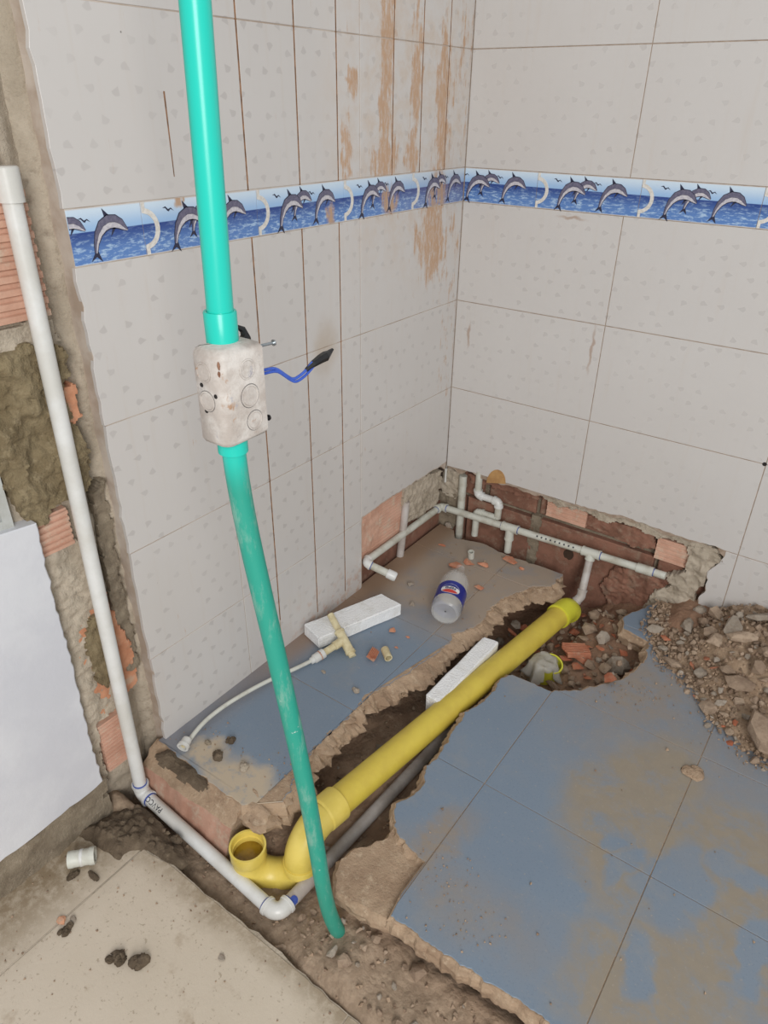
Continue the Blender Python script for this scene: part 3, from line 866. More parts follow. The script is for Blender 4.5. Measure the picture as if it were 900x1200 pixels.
ribbed(wall_back, .335, .455, .145, .197, 'back', -.017, -.05, M['brick_pink'])
ribbed(wall_back, .655, .745, .125, .19, 'back', -.015, -.05, M['brick_pink'])
# dark mouths of the hollow blocks
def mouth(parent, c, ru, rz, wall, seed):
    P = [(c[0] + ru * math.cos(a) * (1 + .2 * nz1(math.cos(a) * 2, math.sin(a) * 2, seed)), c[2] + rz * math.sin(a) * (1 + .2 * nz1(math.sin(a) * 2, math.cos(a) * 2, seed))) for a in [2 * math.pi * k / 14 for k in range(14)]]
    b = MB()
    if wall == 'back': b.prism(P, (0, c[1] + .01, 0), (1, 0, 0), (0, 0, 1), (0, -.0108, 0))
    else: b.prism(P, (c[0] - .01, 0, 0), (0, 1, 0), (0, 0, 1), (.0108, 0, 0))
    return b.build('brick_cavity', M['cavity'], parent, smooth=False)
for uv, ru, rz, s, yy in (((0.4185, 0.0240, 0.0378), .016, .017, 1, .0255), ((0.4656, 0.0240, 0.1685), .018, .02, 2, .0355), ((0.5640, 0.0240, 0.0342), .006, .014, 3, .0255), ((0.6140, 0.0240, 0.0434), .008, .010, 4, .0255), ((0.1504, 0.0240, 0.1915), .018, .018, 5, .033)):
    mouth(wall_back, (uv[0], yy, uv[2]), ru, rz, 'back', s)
# mortar remains hanging from the tile edge, and big patch at the right end
thick_patch('mortar_lip', wall_back, M['mortar'], [(-.02, .205), (.02, .2), (.05, .195), (.062, .15), (.03, .10), (-.02, .11)], 'back', -.04, -.014, seed=3)
thick_patch('mortar_lip', wall_back, M['mortar'], [(.31, .222), (.45, .222), (.6, .226), (.76, .224), (.81, .21), (.805, .19), (.76, .185), (.70, .20), (.64, .193), (.56, .204), (.5, .188), (.45, .203), (.40, .196), (.37, .185), (.33, .2)], 'back', -.04, -.010, seed=4)
thick_patch('mortar_lip', wall_back, M['mortar'], [(.735, .20), (.80, .205), (.822, .19), (.80, .15), (.797, .11), (.78, .075), (.785, -.02), (.66, -.04), (.68, .03), (.715, .06), (.70, .09), (.745, .12)], 'back', -.04, -.006, seed=6, amp=.009)
thick_patch('mortar_lip', wall_back, M['brick_red'], [(.07, .2), (.2, .215), (.3, .222), (.31, .19), (.25, .178), (.15, .185), (.08, .175)], 'back', -.04, -.018, seed=7)
thick_patch('mortar_lip', wall_back, M['mortar_dark'], [(.29, .13), (.32, .13), (.322, -.02), (.31, -.06), (.295, -.05), (.288, .04)], 'back', -.05, -.0225, seed=41, amp=.003)
thick_patch('mortar_lip', wall_back, M['brick_red'], [(.44, .19), (.64, .195), (.655, .15), (.6, .135), (.5, .15), (.45, .16)], 'back', -.05, -.020, seed=42, amp=.006)
thick_patch('mortar_lip', wall_back, M['mortar_dark'], [(-.03, .11), (.03, .115), (.06, .10), (.055, .03), (.02, -.02), (-.03, -.02)], 'back', -.05, -.017, seed=43, amp=.006)
thick_patch('mortar_lip', wall_back, M['brick_red'], [(.56, .06), (.66, .08), (.70, .05), (.69, -.06), (.56, -.07), (.53, -.02)], 'back', -.05, -.012, seed=44, amp=.010)
# ochre putty half-moon above the pipes
P = [(.1735 + .031 * math.cos(a), .208 + .045 * math.sin(a) + .25 * .031 * math.cos(a)) for a in [math.pi * k / 16 for k in range(17)]]
MB().prism(P, (0, .004, 0), (1, 0, 0), (0, 0, 1), (0, -.0048, 0)).build('putty_patch', M['putty'], wall_back, smooth=False)
# plastic corner strip
MB().tube([(.002, -.004, .16), (.002, -.004, .206)], .0035, 8).build('corner_strip', M['pvc'], wall_back)
# drill hole with dark rim at a tile joint
q = (0.8485, 0.0000, 0.4703)
MB().lathe([(0.0, .0006), (.0045, .0006), (.005, 0)], q, (0, -1, 0), 12).build('drill_hole', M['dark'], wall_back, smooth=False)

# ---- left tiled wall
wl = MB().box((-.20, -1.118, -.3), (-.045, .045, 2.2))
wall_left = tag(wl.build('wall_left', M['mortar_dark'], smooth=False), 'left wall of pale tiles scored with vertical saw cuts', 'wall', kind='structure')
YE = -1.121
CUTS = [(-.757, .09), (-.620, .03), (-.5045, .03), (-.318, .91), (-.2085, .97), (-.1003, .95)]
yj = [-.4326 - .4324, -.4326]
def rows_left(y0, y1, z0, z1, mat, name='tile'):
    """one tile split by the saw cuts that pass through it"""
    cs = sorted(c for c, zb in CUTS if y0 + .004 < c < y1 - .004 and zb < z0 + .12)
    ed = [y0] + cs + [y1]
    for i in range(len(ed) - 1):
        a = ed[i] + (.0017 if i else 0); b = ed[i + 1] - (.0017 if i < len(ed) - 2 else 0)
        wall_piece(wall_left, [(a, z0), (b, z0), (b, z1), (a, z1)], 'left', mat, name=name)
brl = jag([(p[1], p[2]) for p in [(0.0000, -0.4341, 0.2284), (0.0000, -0.3693, 0.2305), (0.0000, -0.3095, 0.2336), (0.0000, -0.2639, 0.2330), (0.0000, -0.2037, 0.2325), (0.0000, -0.1591, 0.2309), (0.0000, -0.0992, 0.2322), (0.0000, -0.0314, 0.2286)]], .009, .0025, 71)
cols = [(YE, yj[0] - G), (yj[0] + G, yj[1] - G), (yj[1] + G, -.0005)]
for ci, (a, b) in enumerate(cols):
    for z0, z1 in zip(ROWS[:-1], ROWS[1:]):
        if ci == 2 and z0 < .2: continue
        if ci == 2 and z0 == .22:
            poly = [(p[0] if p[0] > a else a, p[1]) for p in brl if p[0] < b] + [(b, brl[-1][1]), (b, z1 - G), (a, z1 - G)]
            wall_piece(wall_left, poly, 'left', TL); continue
        zz = z0 + G
        if ci == 0:
            ed = jag([(a + .003, z1 - G), (a + .001, zz)], .02, .003, int(50 + z0 * 20))
            poly = [(b, zz), (b, z1 - G)] + ed
            wall_piece(wall_left, poly, 'left', TL, ch=.0004)
        else: rows_left(a, b, zz, z1 - G, TL)
    for z0, z1 in zip(UP[:-1], UP[1:]):
        if ci == 0: wall_piece(wall_left, [(b, z0 + G), (b, z1 - G)] + jag([(a + .002, z1 - G), (a + .002, z0 + G)], .02, .003, int(70 + z0 * 20)), 'left', TL, ch=.0004)
        else: rows_left(a, b, z0 + G, z1 - G, TL)
# mortar layer behind
lay = [(-.002, 2.2), (YE + .004, 2.2), (YE + .004, -.1)] + [(yj[1] + .003, -.1), (yj[1] + .003, .205)] + [(p[0], p[1] - .004) for p in brl if p[0] > yj[1] + .005] + [(-.002, .2)]
MB().prism(lay, (-.046, 0, 0), (0, 1, 0), (0, 0, 1), (.0448, 0, 0)).build('mortar_layer', M['grout_left'], wall_left, smooth=False)
# saw cuts: dirty grooves
for (c, zb) in CUTS:
    k = 26; zs = [zb + (2.0 - zb) * i / k for i in range(k + 1)]
    P = [(c - .0021 + .0006 * nz1(c * 9, z * 14, 1), z) for z in zs] + [(c + .0021 + .0006 * nz1(c * 9, z * 14, 2), z) for z in reversed(zs)]
    MB().prism(P, (-.004, 0, 0), (0, 1, 0), (0, 0, 1), (.0036, 0, 0)).build('saw_cut', M['saw'], wall_left, smooth=False)
MB().prism([(-.9185, 1.197), (-.9155, 1.197), (-.9160, 1.08), (-.9175, 1.08)], (-.003, 0, 0), (0, 1, 0), (0, 0, 1), (.0033, 0, 0)).build('saw_cut', M['saw'], wall_left, smooth=False)
# exposed base of the left wall near the corner
ribbed(wall_left, -.425, -.215, .075, .235, 'left', -.016, -.05, M['brick_pink'], pitch=.010, depth=.0015, slant=-.0)
MB().box((-.06, -.43, -.15), (-.024, .03, .075)).build('brick', M['brick_red'], wall_left, smooth=False)
thick_patch('mortar_lip', wall_left, M['mortar'], [(-.215, .225), (-.1, .215), (-.01, .2), (-.005, .14), (-.05, .11), (-.12, .105), (-.2, .12), (-.22, .17)], 'left', -.045, -.010, seed=11)
thick_patch('mortar_lip', wall_left, M['mortar'], [(-.205, .13), (-.05, .12), (-.01, .13), (-.01, .08), (-.1, .075), (-.2, .095)], 'left', -.045, -.017, seed=12)
thick_patch('mortar_lip', wall_left, M['brick_pink'], [(-.43, .2), (-.34, .22), (-.33, .12), (-.38, .09), (-.43, .11)], 'left', -.045, -.014, seed=13, amp=.003)

# ---- dolphin frieze
PB = .2506
def dolphin_parts(scale, flipv=1):
    """flat print of a leaping dolphin: returns [(polygon, material index, lift)] around its own centre"""
    cl = [(-.52, -.42), (-.47, -.2), (-.36, .04), (-.2, .22), (0.0, .31), (.2, .30), (.36, .22), (.47, .12), (.56, .05)]
    hw = [.035, .065, .11, .155, .175, .165, .13, .07, .015]
    def side(kk, o=0):
        L = []; Rr = []
        for i, (p, w) in enumerate(zip(cl, hw)):
            a = V(cl[max(i - 1, 0)]); b = V(cl[min(i + 1, len(cl) - 1)]); d = (b - a).normalized(); nn = V((-d.y, d.x))
            L.append(tuple(V(p) + nn * (w + o) * kk[0])); Rr.append(tuple(V(p) - nn * (w + o) * kk[1]))
        return L + list(reversed(Rr))
    out = [(side((1, 1), .016), 0, 0)]
    out.append(([(-.10, .42), (-.15, .66), (.06, .46)], 0, 0))                                    # dorsal fin
    out.append(([(.12, .2), (.02, -.06), (.22, .16)], 0, 0))                                      # flipper
    out.append(([(-.52, -.36), (-.70, -.62), (-.52, -.52), (-.36, -.66), (-.46, -.36)], 0, 0))    # flukes
    out.append((side((.95, .1), 0), 1, 1)); out.append((side((-.05, .9), 0), 2, 1))
    return [([(p[0] * scale, p[1] * scale) for p in poly], mi, lf) for poly, mi, lf in out]
def print_mesh(parts, wall, name, parent, mats, c, dz=0):
    b = MB()
    for poly, mi, lf in parts:
        P = [(c[0] + p[0], c[1] + p[1]) for p in poly]
        l = .0004 + .0002 * lf + dz
        if wall == 'back': b.prism(P, (0, .001, 0), (1, 0, 0), (0, 0, 1), (0, -.001 - l, 0), mi)
        else: b.prism(P, (-.001, 0, 0), (0, 1, 0), (0, 0, 1), (.001 + l, 0, 0), mi)
    return b.build(name, mats, parent, smooth=False)
DM = [M['dol_dark'], M['dol_back'], M['dol_belly']]
def clip_parts(parts, c, u0, u1):
    out = []
    for poly, mi, lf in parts:
        P = clip_rect([(p[0] + c[0], p[1] + c[1]) for p in poly], u0, u1, -9, 9)
        if len(P) > 2 and abs(area2(P)) > 1e-7: out.append((P, mi, lf))
    return out
def gull(c, s):
    return [([(-s, .25 * s), (-.45 * s, .42 * s), (0, .0), (.5 * s, .18 * s), (s, -.28 * s), (.4 * s, .02 * s), (.08 * s, -.3 * s), (-.12 * s, -.22 * s), (-.5 * s, .2 * s)], 0, 0)]
def scroll_poly(h):
    """S-shaped white band at the end of a frieze tile"""
    pts = []
    for k in range(15):
        a = -math.pi / 2 + math.pi * k / 14
        pts.append((.026 * math.cos(a), .0396 + .0265 * math.sin(a)))
    cen = [(.002, .001), (.002, .0085)] + [(-.002, .0125)] + pts[1:-1] + [(-.002, .0665), (.002, .0705), (.002, .0785)]
    L, Rr = [], []
    for i, p in enumerate(cen):
        a = V(cen[max(i - 1, 0)]); b = V(cen[min(i + 1, len(cen) - 1)]); d = (b - a).normalized(); nn = V((-d.y, d.x))
        L.append(tuple(V(p) + nn * .0040)); Rr.append(tuple(V(p) - nn * .0040))
    return L + list(reversed(Rr))
def frieze(wall, s0, lo, hi):
    parent = wall_back if wall == 'back' else wall_left
    fm = M['frieze_back'] if wall == 'back' else M['frieze_left']
    k0 = math.floor((lo - s0) / PB); k1 = math.ceil((hi - s0) / PB)
    for k in range(k0, k1):
        a = s0 + k * PB; u0, u1 = max(a, lo), min(a + PB, hi)
        if u1 - u0 < .01: continue
        poly = [(u0 + .0006, .97 + .0006), (u1 - .0006, .97 + .0006), (u1 - .0006, 1.0486), (u0 + .0006, 1.0486)]
        bt = wall_piece(parent, poly, wall, fm, name='border_tile', ch=.0004)
        z = .97
        for (u, v, sc, nm) in ((.123, .046, .042, 'dolphin_print'), (.090, .036, .052, 'dolphin_print'), (.190, .039, .05, 'dolphin_print')):
            c = (a + u, z + v); pr = clip_parts(dolphin_parts(sc * 1.12), c, u0 + .001, u1 - .001)
            if pr: print_mesh(pr, wall, nm, bt, DM, (0, 0), dz=.0003 if u == .090 else 0)
        for (u, v, s) in ((.052, .064, .011), (.150, .062, .010)):
            c = (a + u, z + v); pr = clip_parts(gull(c, s), c, u0 + .001, u1 - .001)
            if pr: print_mesh(pr, wall, 'gull_print', bt, DM, (0, 0))
        sp = [(scroll_poly(0), 0, 1)]
        pr = clip_parts(sp, (a + .001, z), u0 + .0007, hi - .0007)
        if pr: print_mesh(pr, wall, 'scroll_print', bt, [M['scroll']], (0, 0), dz=.0006)
frieze('back', .2016 - .0, .0015, 1.45)
frieze('left', -.988 + .25 * 2 - PB * 2, YE + .004, -.0005)

# ---- white painted entry wall and stripped stub between
we = MB().box((-.2, -2.6, -.2), (-.045, -1.285, .60))
wall_entry = tag(we.build('wall_entry', M['mortar_dark'], smooth=False), 'low white painted wall at the left edge below the window', 'wall', kind='structure')
edge = jag([(-1.268, .606), (-1.272, .45), (-1.270, .3), (-1.276, .15), (-1.272, .02)], .012, .0025, 91)
plast = edge + jag([(-1.272, .015), (-1.4, .008), (-1.6, .012)], .02, .004, 92) + [(-2.6, .01), (-2.6, .6), (-1.33, .613)]
MB().prism(plast, (-.05, 0, 0), (0, 1, 0), (0, 0, 1), (.05, 0, 0), chamfer=.002).build('plaster', M['white_wall'], wall_entry, smooth=False)
thick_patch('cement_band', wall_entry, M['mortar_dark'], [(-1.27, .012), (-1.65, .012), (-1.65, -.12), (-1.27, -.12)], 'left', -.05, -.004, seed=21, amp=.008, res=.012)

def stub_h(y, z):
    x = -.034 + .007 * nz(y, z, 1, 14) + .004 * nz(y, z, 5, 45)
    ch = math.exp(-((y + 1.143) / .012) ** 2); x -= .014 * ch
    return x
st = relief('wall_stub', None, M['mortar'], -1.62, -1.117, -.2, 2.0, stub_h, lambda u, w, h: (h, u, w), 62, 270,
            keep=lambda y, z: not (y < -1.268 and z < .60) and not (y < -1.312 and .62 < z < .80))
stub = tag(st, 'stripped strip of wall with bare mortar and hollow brick beside the tile edge', 'wall', kind='structure')
ribbed(stub, -1.62, -1.158, .905, 1.085, 'left', -.020, -.06, M['brick_pink'], pitch=.0165, depth=.005)
ribbed(stub, -1.262, -1.205, .530, .600, 'left', -.018, -.06, M['brick_pink'], pitch=.011, depth=.004, slant=.0)
ribbed(stub, -1.245, -1.195, .0, .125, 'left', -.020, -.06, M['brick_pink'], pitch=.0095, depth=.003)
thick_patch('mud_patch', stub, M['mud'], [(-1.34, .845), (-1.22, .875), (-1.16, .86), (-1.15, .82), (-1.175, .79), (-1.155, .72), (-1.15, .655), (-1.17, .615), (-1.215, .615), (-1.245, .59), (-1.27, .592), (-1.29, .66), (-1.30, .72), (-1.31, .80)], 'left', -.045, -.012, seed=31, amp=.014, fr=24)
thick_patch('mud_patch', stub, M['mortar_dark'], [(-1.165, .2), (-1.13, .2), (-1.128, .62), (-1.15, .60), (-1.158, .42)], 'left', -.06, -.026, seed=32, amp=.008)
thick_patch('broken_brick', stub, M['brick_orange'], [(-1.242, .16), (-1.205, .14), (-1.145, .17), (-1.14, .25), (-1.16, .34), (-1.172, .42), (-1.215, .37), (-1.245, .36), (-1.24, .26)], 'left', -.05, -.022, seed=33, amp=.004)
thick_patch('cavity_mud', stub, M['mud'], [(-1.232, .33), (-1.215, .37), (-1.19, .38), (-1.185, .32), (-1.19, .25), (-1.21, .21), (-1.228, .24)], 'left', -.05, -.014, seed=34, amp=.008)
mouth(stub, (-.0085, -1.217, .20), .007, .022, 'left', 8)
thick_patch('broken_brick', stub, M['brick_orange'], [(-1.36, 1.10), (-1.187, 1.105), (-1.183, 1.165), (-1.36, 1.175)], 'left', -.05, -.020, seed=35, amp=.003)
mouth(stub, (-.017, -1.215, 1.135), .02, .014, 'left', 9)
thick_patch('broken_brick', stub, M['brick_orange'], [(-1.172, .79), (-1.15, .80), (-1.146, .745), (-1.165, .735)], 'left', -.05, -.016, seed=36, amp=.003)
thick_patch('mortar_lip', stub, M['mortar'], [(-1.272, .53), (-1.20, .535), (-1.175, .40), (-1.18, .2), (-1.195, .145), (-1.243, .14), (-1.252, .06), (-1.25, -.02), (-1.273, -.02), (-1.272, .1), (-1.268, .3)], 'left', -.05, -.020, seed=37, amp=.007)
thick_patch('mortar_lip', stub, M['mortar'], [(-1.36, .905), (-1.16, .90), (-1.15, .865), (-1.25, .862), (-1.36, .85)], 'left', -.05, -.022, seed=38, amp=.004)

# window above the white wall
wf = MB()
for lo, hi in (((-.05, -1.62, .605), (-.013, -1.312, .625)), ((-.05, -1.312, .605), (-.012, -1.297, .815)), ((-.05, -1.62, .80), (-.013, -1.312, .815))): wf.box(lo, hi)
MB().box((-.10, -1.66, .55), (-.052, -1.26, .86)).build('jamb', M['mortar'], stub, smooth=False)
MB().box((-.10, -1.300, .585), (-.026, -1.262, .66)).build('jamb', M['mortar'], stub, smooth=False)
win = tag(wf.build('window_1', M['window_frame'], smooth=False), 'grey window edge above the white wall at the far left', 'window', kind='structure')
MB().box((-.04, -1.62, .622), (-.034, -1.31, .803)).build('pane', M['window_glass'], win, smooth=False)

# ---- brick foot under the left slab's front edge
kf = MB()
n = 34
prof = [(-1.125, -.004), (-1.150, -.014), (-1.156, -.032), (-1.172, -.042), (-1.192, -.10), (-1.196, -.15), (-1.12, -.15)]
for i in range(n + 1):
    x = -.02 + .268 * i / n
    for (y, z) in prof: kf.v.append(V((x, y + .005 * nz(x, y, z, 25), z + .004 * nz(x, y + 3, z, 25))))
k = len(prof)
for i in range(n):
    for j in range(k):
        j2 = (j + 1) % k
        kf.f.append((i * k + j, i * k + j2, (i + 1) * k + j2, (i + 1) * k + j)); kf.mi.append(0 if j in (0, 1, 2, 6) else 1)
kf.f.append(tuple(range(k))); kf.mi.append(0); kf.f.append(tuple(reversed(range(n * k, n * k + k)))); kf.mi.append(0)
kerb = kf.build('brick_foot', [M['mortar_bed'], M['brick_foot']], slabL, ang=45)
lump(MB(), (.268, -1.116, -.026), (.056, .036, .024), 3, 26, 14, .4, 2.2).build('corner_lump', M['mortar_bed'], slabL, ang=60)

# ================================================================== THINGS
RP = .0107
def sock(mb, P, d, r, L=.018, k=1.26, n=18, mi=0):
    """socket collar on a pipe: P middle, along d"""
    P = V(P); d = V(d).normalized()
    mb.lathe([(r * 1.0, -L / 2), (r * k, -L / 2), (r * k, L / 2), (r * 1.0, L / 2)], P, d, n, mi)
    return mb
def elbow_mb(P, d0, d1, r, arm=.020, k=1.22, R=.012, n=18):
    mb = MB(); P = V(P); d0 = V(d0).normalized(); d1 = V(d1).normalized()
    A = arc(P, d0, d1, R, 8)
    pts = [P - d0 * arm] + A + [P + d1 * arm]
    mb.tube(pts, r * k * .97, n)
    for c, d in ((P - d0 * arm, d0), (P + d1 * arm, d1)):
        mb.lathe([(r * .9, -.0005), (r * (k + .1), -.0005), (r * (k + .1), .005), (r * k * .96, .0055)] if d is d0 else [(r * k * .96, -.0055), (r * (k + .1), -.005), (r * (k + .1), .0005), (r * .9, .0005)], c, d, n)
    return mb
def tee_mb(P, d, b, r, arm=.022, barm=.020, k=1.24, n=18):
    mb = MB(); P = V(P); d = V(d).normalized(); b = V(b).normalized()
    mb.tube([P - d * arm, P + d * arm], r * k, n); mb.tube([P, P + b * barm], r * k, n)
    for c, e in ((P - d * (arm - .002), d), (P + d * (arm - .002), d), (P + b * (barm - .002), b)): sock(mb, c, e, r, .005, k + .1, n)
    return mb

# ---- green conduit with the junction box
BX0, BX1, BY0, BY1, BZ0, BZ1 = .444, .484, -1.285, -1.226, .872, .976
cx, cy = .455, -1.252
t = tag(empty('electrical_conduit', (.55, -1.19, -.09)), 'upright green plastic conduit carrying a cement-caked junction box', 'conduit')
UPR = .0133
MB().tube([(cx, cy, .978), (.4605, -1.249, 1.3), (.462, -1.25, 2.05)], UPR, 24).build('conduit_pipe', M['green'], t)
b = MB(); b.lathe([(UPR, -.002), (.0163, -.002), (.0166, .030), (.0158, .0315), (UPR, .0315)], (cx, cy, .974), (0, 0, 1), 24); b.build('connector', M['green'], t)
b = MB(); b.lathe([(UPR, .002), (.0163, .002), (.0163, -.017), (UPR, -.018)], (cx + .004, cy - .004, .873), (.012, -.006, 1), 24); b.build('connector', M['green'], t)
low = [(cx + .004, cy - .004, .872), (0.4529, -1.2490, 0.8185), (0.4569, -1.2460, 0.7515), (0.4702, -1.2380, 0.6250), (0.4814, -1.2280, 0.4939), (0.4945, -1.2180, 0.3470), (0.5044, -1.2080, 0.1794), (0.5099, -1.2020, 0.0439), (0.5200, -1.1970, -0.0331), (0.5396, -1.1900, -0.0841), (0.5496, -1.1840, -0.1193)]
pts = []
for a, c in zip(low[:-1], low[1:]):
    for k in range(3): pts.append(lerp(a, c, k / 3))
pts.append(V(low[-1]))
for _ in range(3): pts = [pts[0]] + [(pts[i - 1] + pts[i] * 2 + pts[i + 1]) / 4 for i in range(1, len(pts) - 1)] + [pts[-1]]
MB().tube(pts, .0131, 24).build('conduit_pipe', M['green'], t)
# box: rounded corners, three knockouts on the wide face
c = .010
P = [(BX0 + .003, BY0), (BX1 - c, BY0), (BX1 - c * .35, BY0 + c * .35), (BX1, BY0 + c), (BX1, BY1), (BX0, BY1), (BX0, BY0 + .003)]
bb = MB(); rings = []
def ins(P, d): return offset_poly(P if area2(P) > 0 else list(reversed(P)), -d)
for z, d in ((BZ0, .007), (BZ0 + .002, .003), (BZ0 + .007, 0), (BZ1 - .007, 0), (BZ1 - .002, .003), (BZ1, .007)):
    rings.append([V((p[0], p[1], z)) for p in ins(P, d)])
n = len(P)
for r in rings: bb.v += r
for k in range(len(rings) - 1):
    for i in range(n): bb.f.append((k * n + i, k * n + (i + 1) % n, (k + 1) * n + (i + 1) % n, (k + 1) * n + i)); bb.mi.append(0)
bb.f.append(tuple(reversed(range(n)))); bb.mi.append(0); bb.f.append(tuple((len(rings) - 1) * n + i for i in range(n))); bb.mi.append(0)
jb = bb.build('junction_box', M['box'], t, ang=50)
jb['label'] = 'cement-caked metal junction box with round knockouts'
def knock(c, d, r, groove=True):
    b = MB(); b.lathe([(r * 1.0, -.001), (r * 1.0, .0009), (r * .88, .0011), (r * .84, -.0002), (r * .80, .0006), (0.0001, .0008)], c, d, 24)
    b.build('knockout', M['box'], jb)
    b = MB(); b.lathe([(r * 1.02, .0002), (r * 1.05, .0003), (r * 1.08, .0001)], c, d, 24); b.build('knockout_groove', M['groove'] if groove else M['box'], jb)
ym = (BY0 + BY1) / 2 + .006
knock((BX1, ym, .951), (1, 0, 0), .0105, False); knock((BX1, ym + .001, .9225), (1, 0, 0), .0120); knock((BX1, ym + .005, .8945), (1, 0, 0), .0105)
knock((BX0 + .016, BY0, .952), (0, -1, 0), .0100, False); knock((BX0 + .017, BY0, .922), (0, -1, 0), .0105)
for x, z in ((BX0 + .011, .938), (BX0 + .030, .930), (BX0 + .014, .911)): MB().lathe([(.0001, .0006), (.0022, .0006), (.0024, 0)], (x, BY0, z), (0, -1, 0), 10).build('bolt_hole', M['dark'], jb)
for (dx, dz, q) in ((.0035, .962, .0042), (.0045, .9535, .0028), (.006, .905, .0022)):
    lump(MB(), (BX1 - dx, BY0 + dx * .6, dz), (.0014, .0014, q), int(q * 1e4), 10, 8, .4).build('rust_spot', M['rust'], jb)
def screw(P, d, L, r=.0016):
    b = MB(); P = V(P); d = V(d).normalized(); b.tube([P, P + d * L], r, 10); b.lathe([(.0001, .0025), (.003, .002), (.0035, 0), (.0001, 0)], P + d * L, d, 12); return b
s1 = screw((.474, BY1 - .004, .9665), (.12, 1, -.02), .027).build('screw', M['steel'], jb)
screw((.478, BY1 - .004, .888), (.1, 1, 0), .010, .002).build('screw', M['tape'], jb)
wp = [(.470, BY1 - .006, .938), (.471, BY1 + .012, .938), (.473, BY1 + .028, .937), (.474, BY1 + .042, .925), (.476, BY1 + .052, .917), (.479, BY1 + .066, .922), (.482, BY1 + .082, .934)]
pts = []
for i in range(len(wp) - 1):
    for k in range(5): pts.append(lerp(wp[i], wp[i + 1], k / 5))
for _ in range(4): pts = [pts[0]] + [(pts[i - 1] + pts[i] * 2 + pts[i + 1]) / 4 for i in range(1, len(pts) - 1)] + [pts[-1]]
wo = MB().tube(pts, .0017, 10).build('wire', M['wire'], t)
wo2 = MB().tube([V(p) + V((.001, .002, -.0036)) for p in pts[3:]], .0016, 10).build('wire', M['wire'], t)
tp = MB(); a = V(pts[-4])
tp.tube([a, a + V((.002, .011, .005)), a + V((.003, .022, .008)), a + V((.003, .031, .009)), a + V((.003, .037, .011)), a + V((.003, .044, .014))], [.0022, .0040, .0052, .0058, .0036, .0016], 6)
tp.build('tape', M['tape'], wo, smooth=False)
MB().tube([V(pts[0]), V(pts[4])], .0023, 8).build('tape', M['tape'], wo)
tp = MB(); a = V((.455, BY1 - .004, .966)); tp.tube([a, a + V((0, .010, .006)), a + V((-.004, .010, .013)), a + V((-.006, .002, .019))], [.004, .006, .004, .0012], 6)
tp.build('tape', M['tape'], t, smooth=False)

# ---- white supply pipe: down the stub, round the trench corner, along the yellow drain
t = tag(empty('water_pipe', (.41, -1.218, -.11)), 'white plastic water pipe running down the stripped wall and round the trench corner', 'pipe')
r = .0133
A0 = V((-0.0040, -1.1877, 1.0943)); A1 = V((.006, -1.202, -.082)); A2 = V((.409, -1.218, -.1)); A3 = V((.4335, -.62, -.1))
d01 = (A1 - A0).normalized(); d12 = (A2 - A1).normalized(); d23 = (A3 - A2).normalized()
def wob(a, b, n=8): return [lerp(a, b, i / n) for i in range(n + 1)]
MB().tube(wob(A0, A1 - d01 * .02), r, 20).build('pipe', M['pvc'], t)
MB().tube(wob(A1 + d12 * .02, A2 - d12 * .02), r, 20).build('pipe', M['pvc'], t)
MB().tube(wob(A2 + d23 * .02, A3), r, 20).build('pipe', M['pvc_grey'], t)
elbow_mb(A1, d01, d12, r, arm=.026, R=.016).build('elbow', M['pvc'], t)
elbow_mb(A2, d12, d23, r, arm=.028, R=.018).build('elbow', M['pvc'], t)
b = MB(); b.lathe([(r, -.030), (.0168, -.030), (.0172, .012), (.0150, .014), (.0001, .014)], A0, -d01, 20); b.build('coupling', M['pvc'], t)
for P, d in ((A1 - d01 * .0275, d01), (A1 + d12 * .0275, d12), (A2 - d12 * .0295, d12), (A2 + d23 * .0295, d23)):
    b = MB(); sock(b, P, d, r, .004, 1.09); b.build('cement_ring', M['blue_ring'], t)
MB().lathe([(.0001, .0003), (.008, .0003)], A2 + d23 * .034 + V((.009, 0, .0105)), (.6, 0, .75), 10).build('cement_smear', M['blue_ring'], t)

def text_on_tube(txt, P, d, r, size, ang, parent, mat, flip=False, lift=.0009, sub=.0025):
    """print wrapped round a cylinder: P start of the text on the axis, d reading direction, ang = angle of the text middle about the axis"""
    cu = bpy.data.curves.new('print', 'FONT'); cu.body = txt; cu.size = size; cu.align_x = 'CENTER'; cu.align_y = 'CENTER'; cu.resolution_u = 3
    to = bpy.data.objects.new('print_tmp', cu); COL.objects.link(to)
    bpy.context.view_layer.update()
    me = to.evaluated_get(bpy.context.evaluated_depsgraph_get()).to_mesh()
    vs = [v.co.copy() for v in me.vertices]; fs = [tuple(p.vertices) for p in me.polygons]
    bpy.data.objects.remove(to); bpy.data.curves.remove(cu)
    d = V(d).normalized(); up = V(ang).normalized(); up = (up - d * up.dot(d)).normalized(); side = up.cross(d)
    mb = MB(); out = []
    for v in vs:
        x, y = (v.x, v.y) if not flip else (-v.x, -v.y)
        a = y / r
        out.append(V(P) + d * x + (up * math.cos(a) + side * math.sin(a)) * (r + lift))
    mb.add(out, fs)
    return mb.build('print', mat, parent, smooth=False)
text_on_tube('PAVCO', A1 + d12 * .052, d12, r, .015, (.35, -.5, .85), t, M['ink'], flip=True)

# ---- yellow drain line with its trap
Y0_ = V((0.3878, -1.0363, -0.0120)); Y1_ = V((0.4852, -0.1512, -0.0400)); dY = (Y1_ - Y0_).normalized()
t = tag(empty('drain_pipe', (Y0_.x, Y0_.y, -.15)), 'yellow plastic drain pipe with a U-shaped trap lying across the trench', 'pipe')
ry = .0302
MB().tube(wob(Y0_ - dY * .02, Y1_ + dY * .01), ry, 32).build('pipe', M['yellow'], t)
A = V((0.3014, -1.1802, -0.0360)); B = V((0.3826, -1.1234, -0.0580))
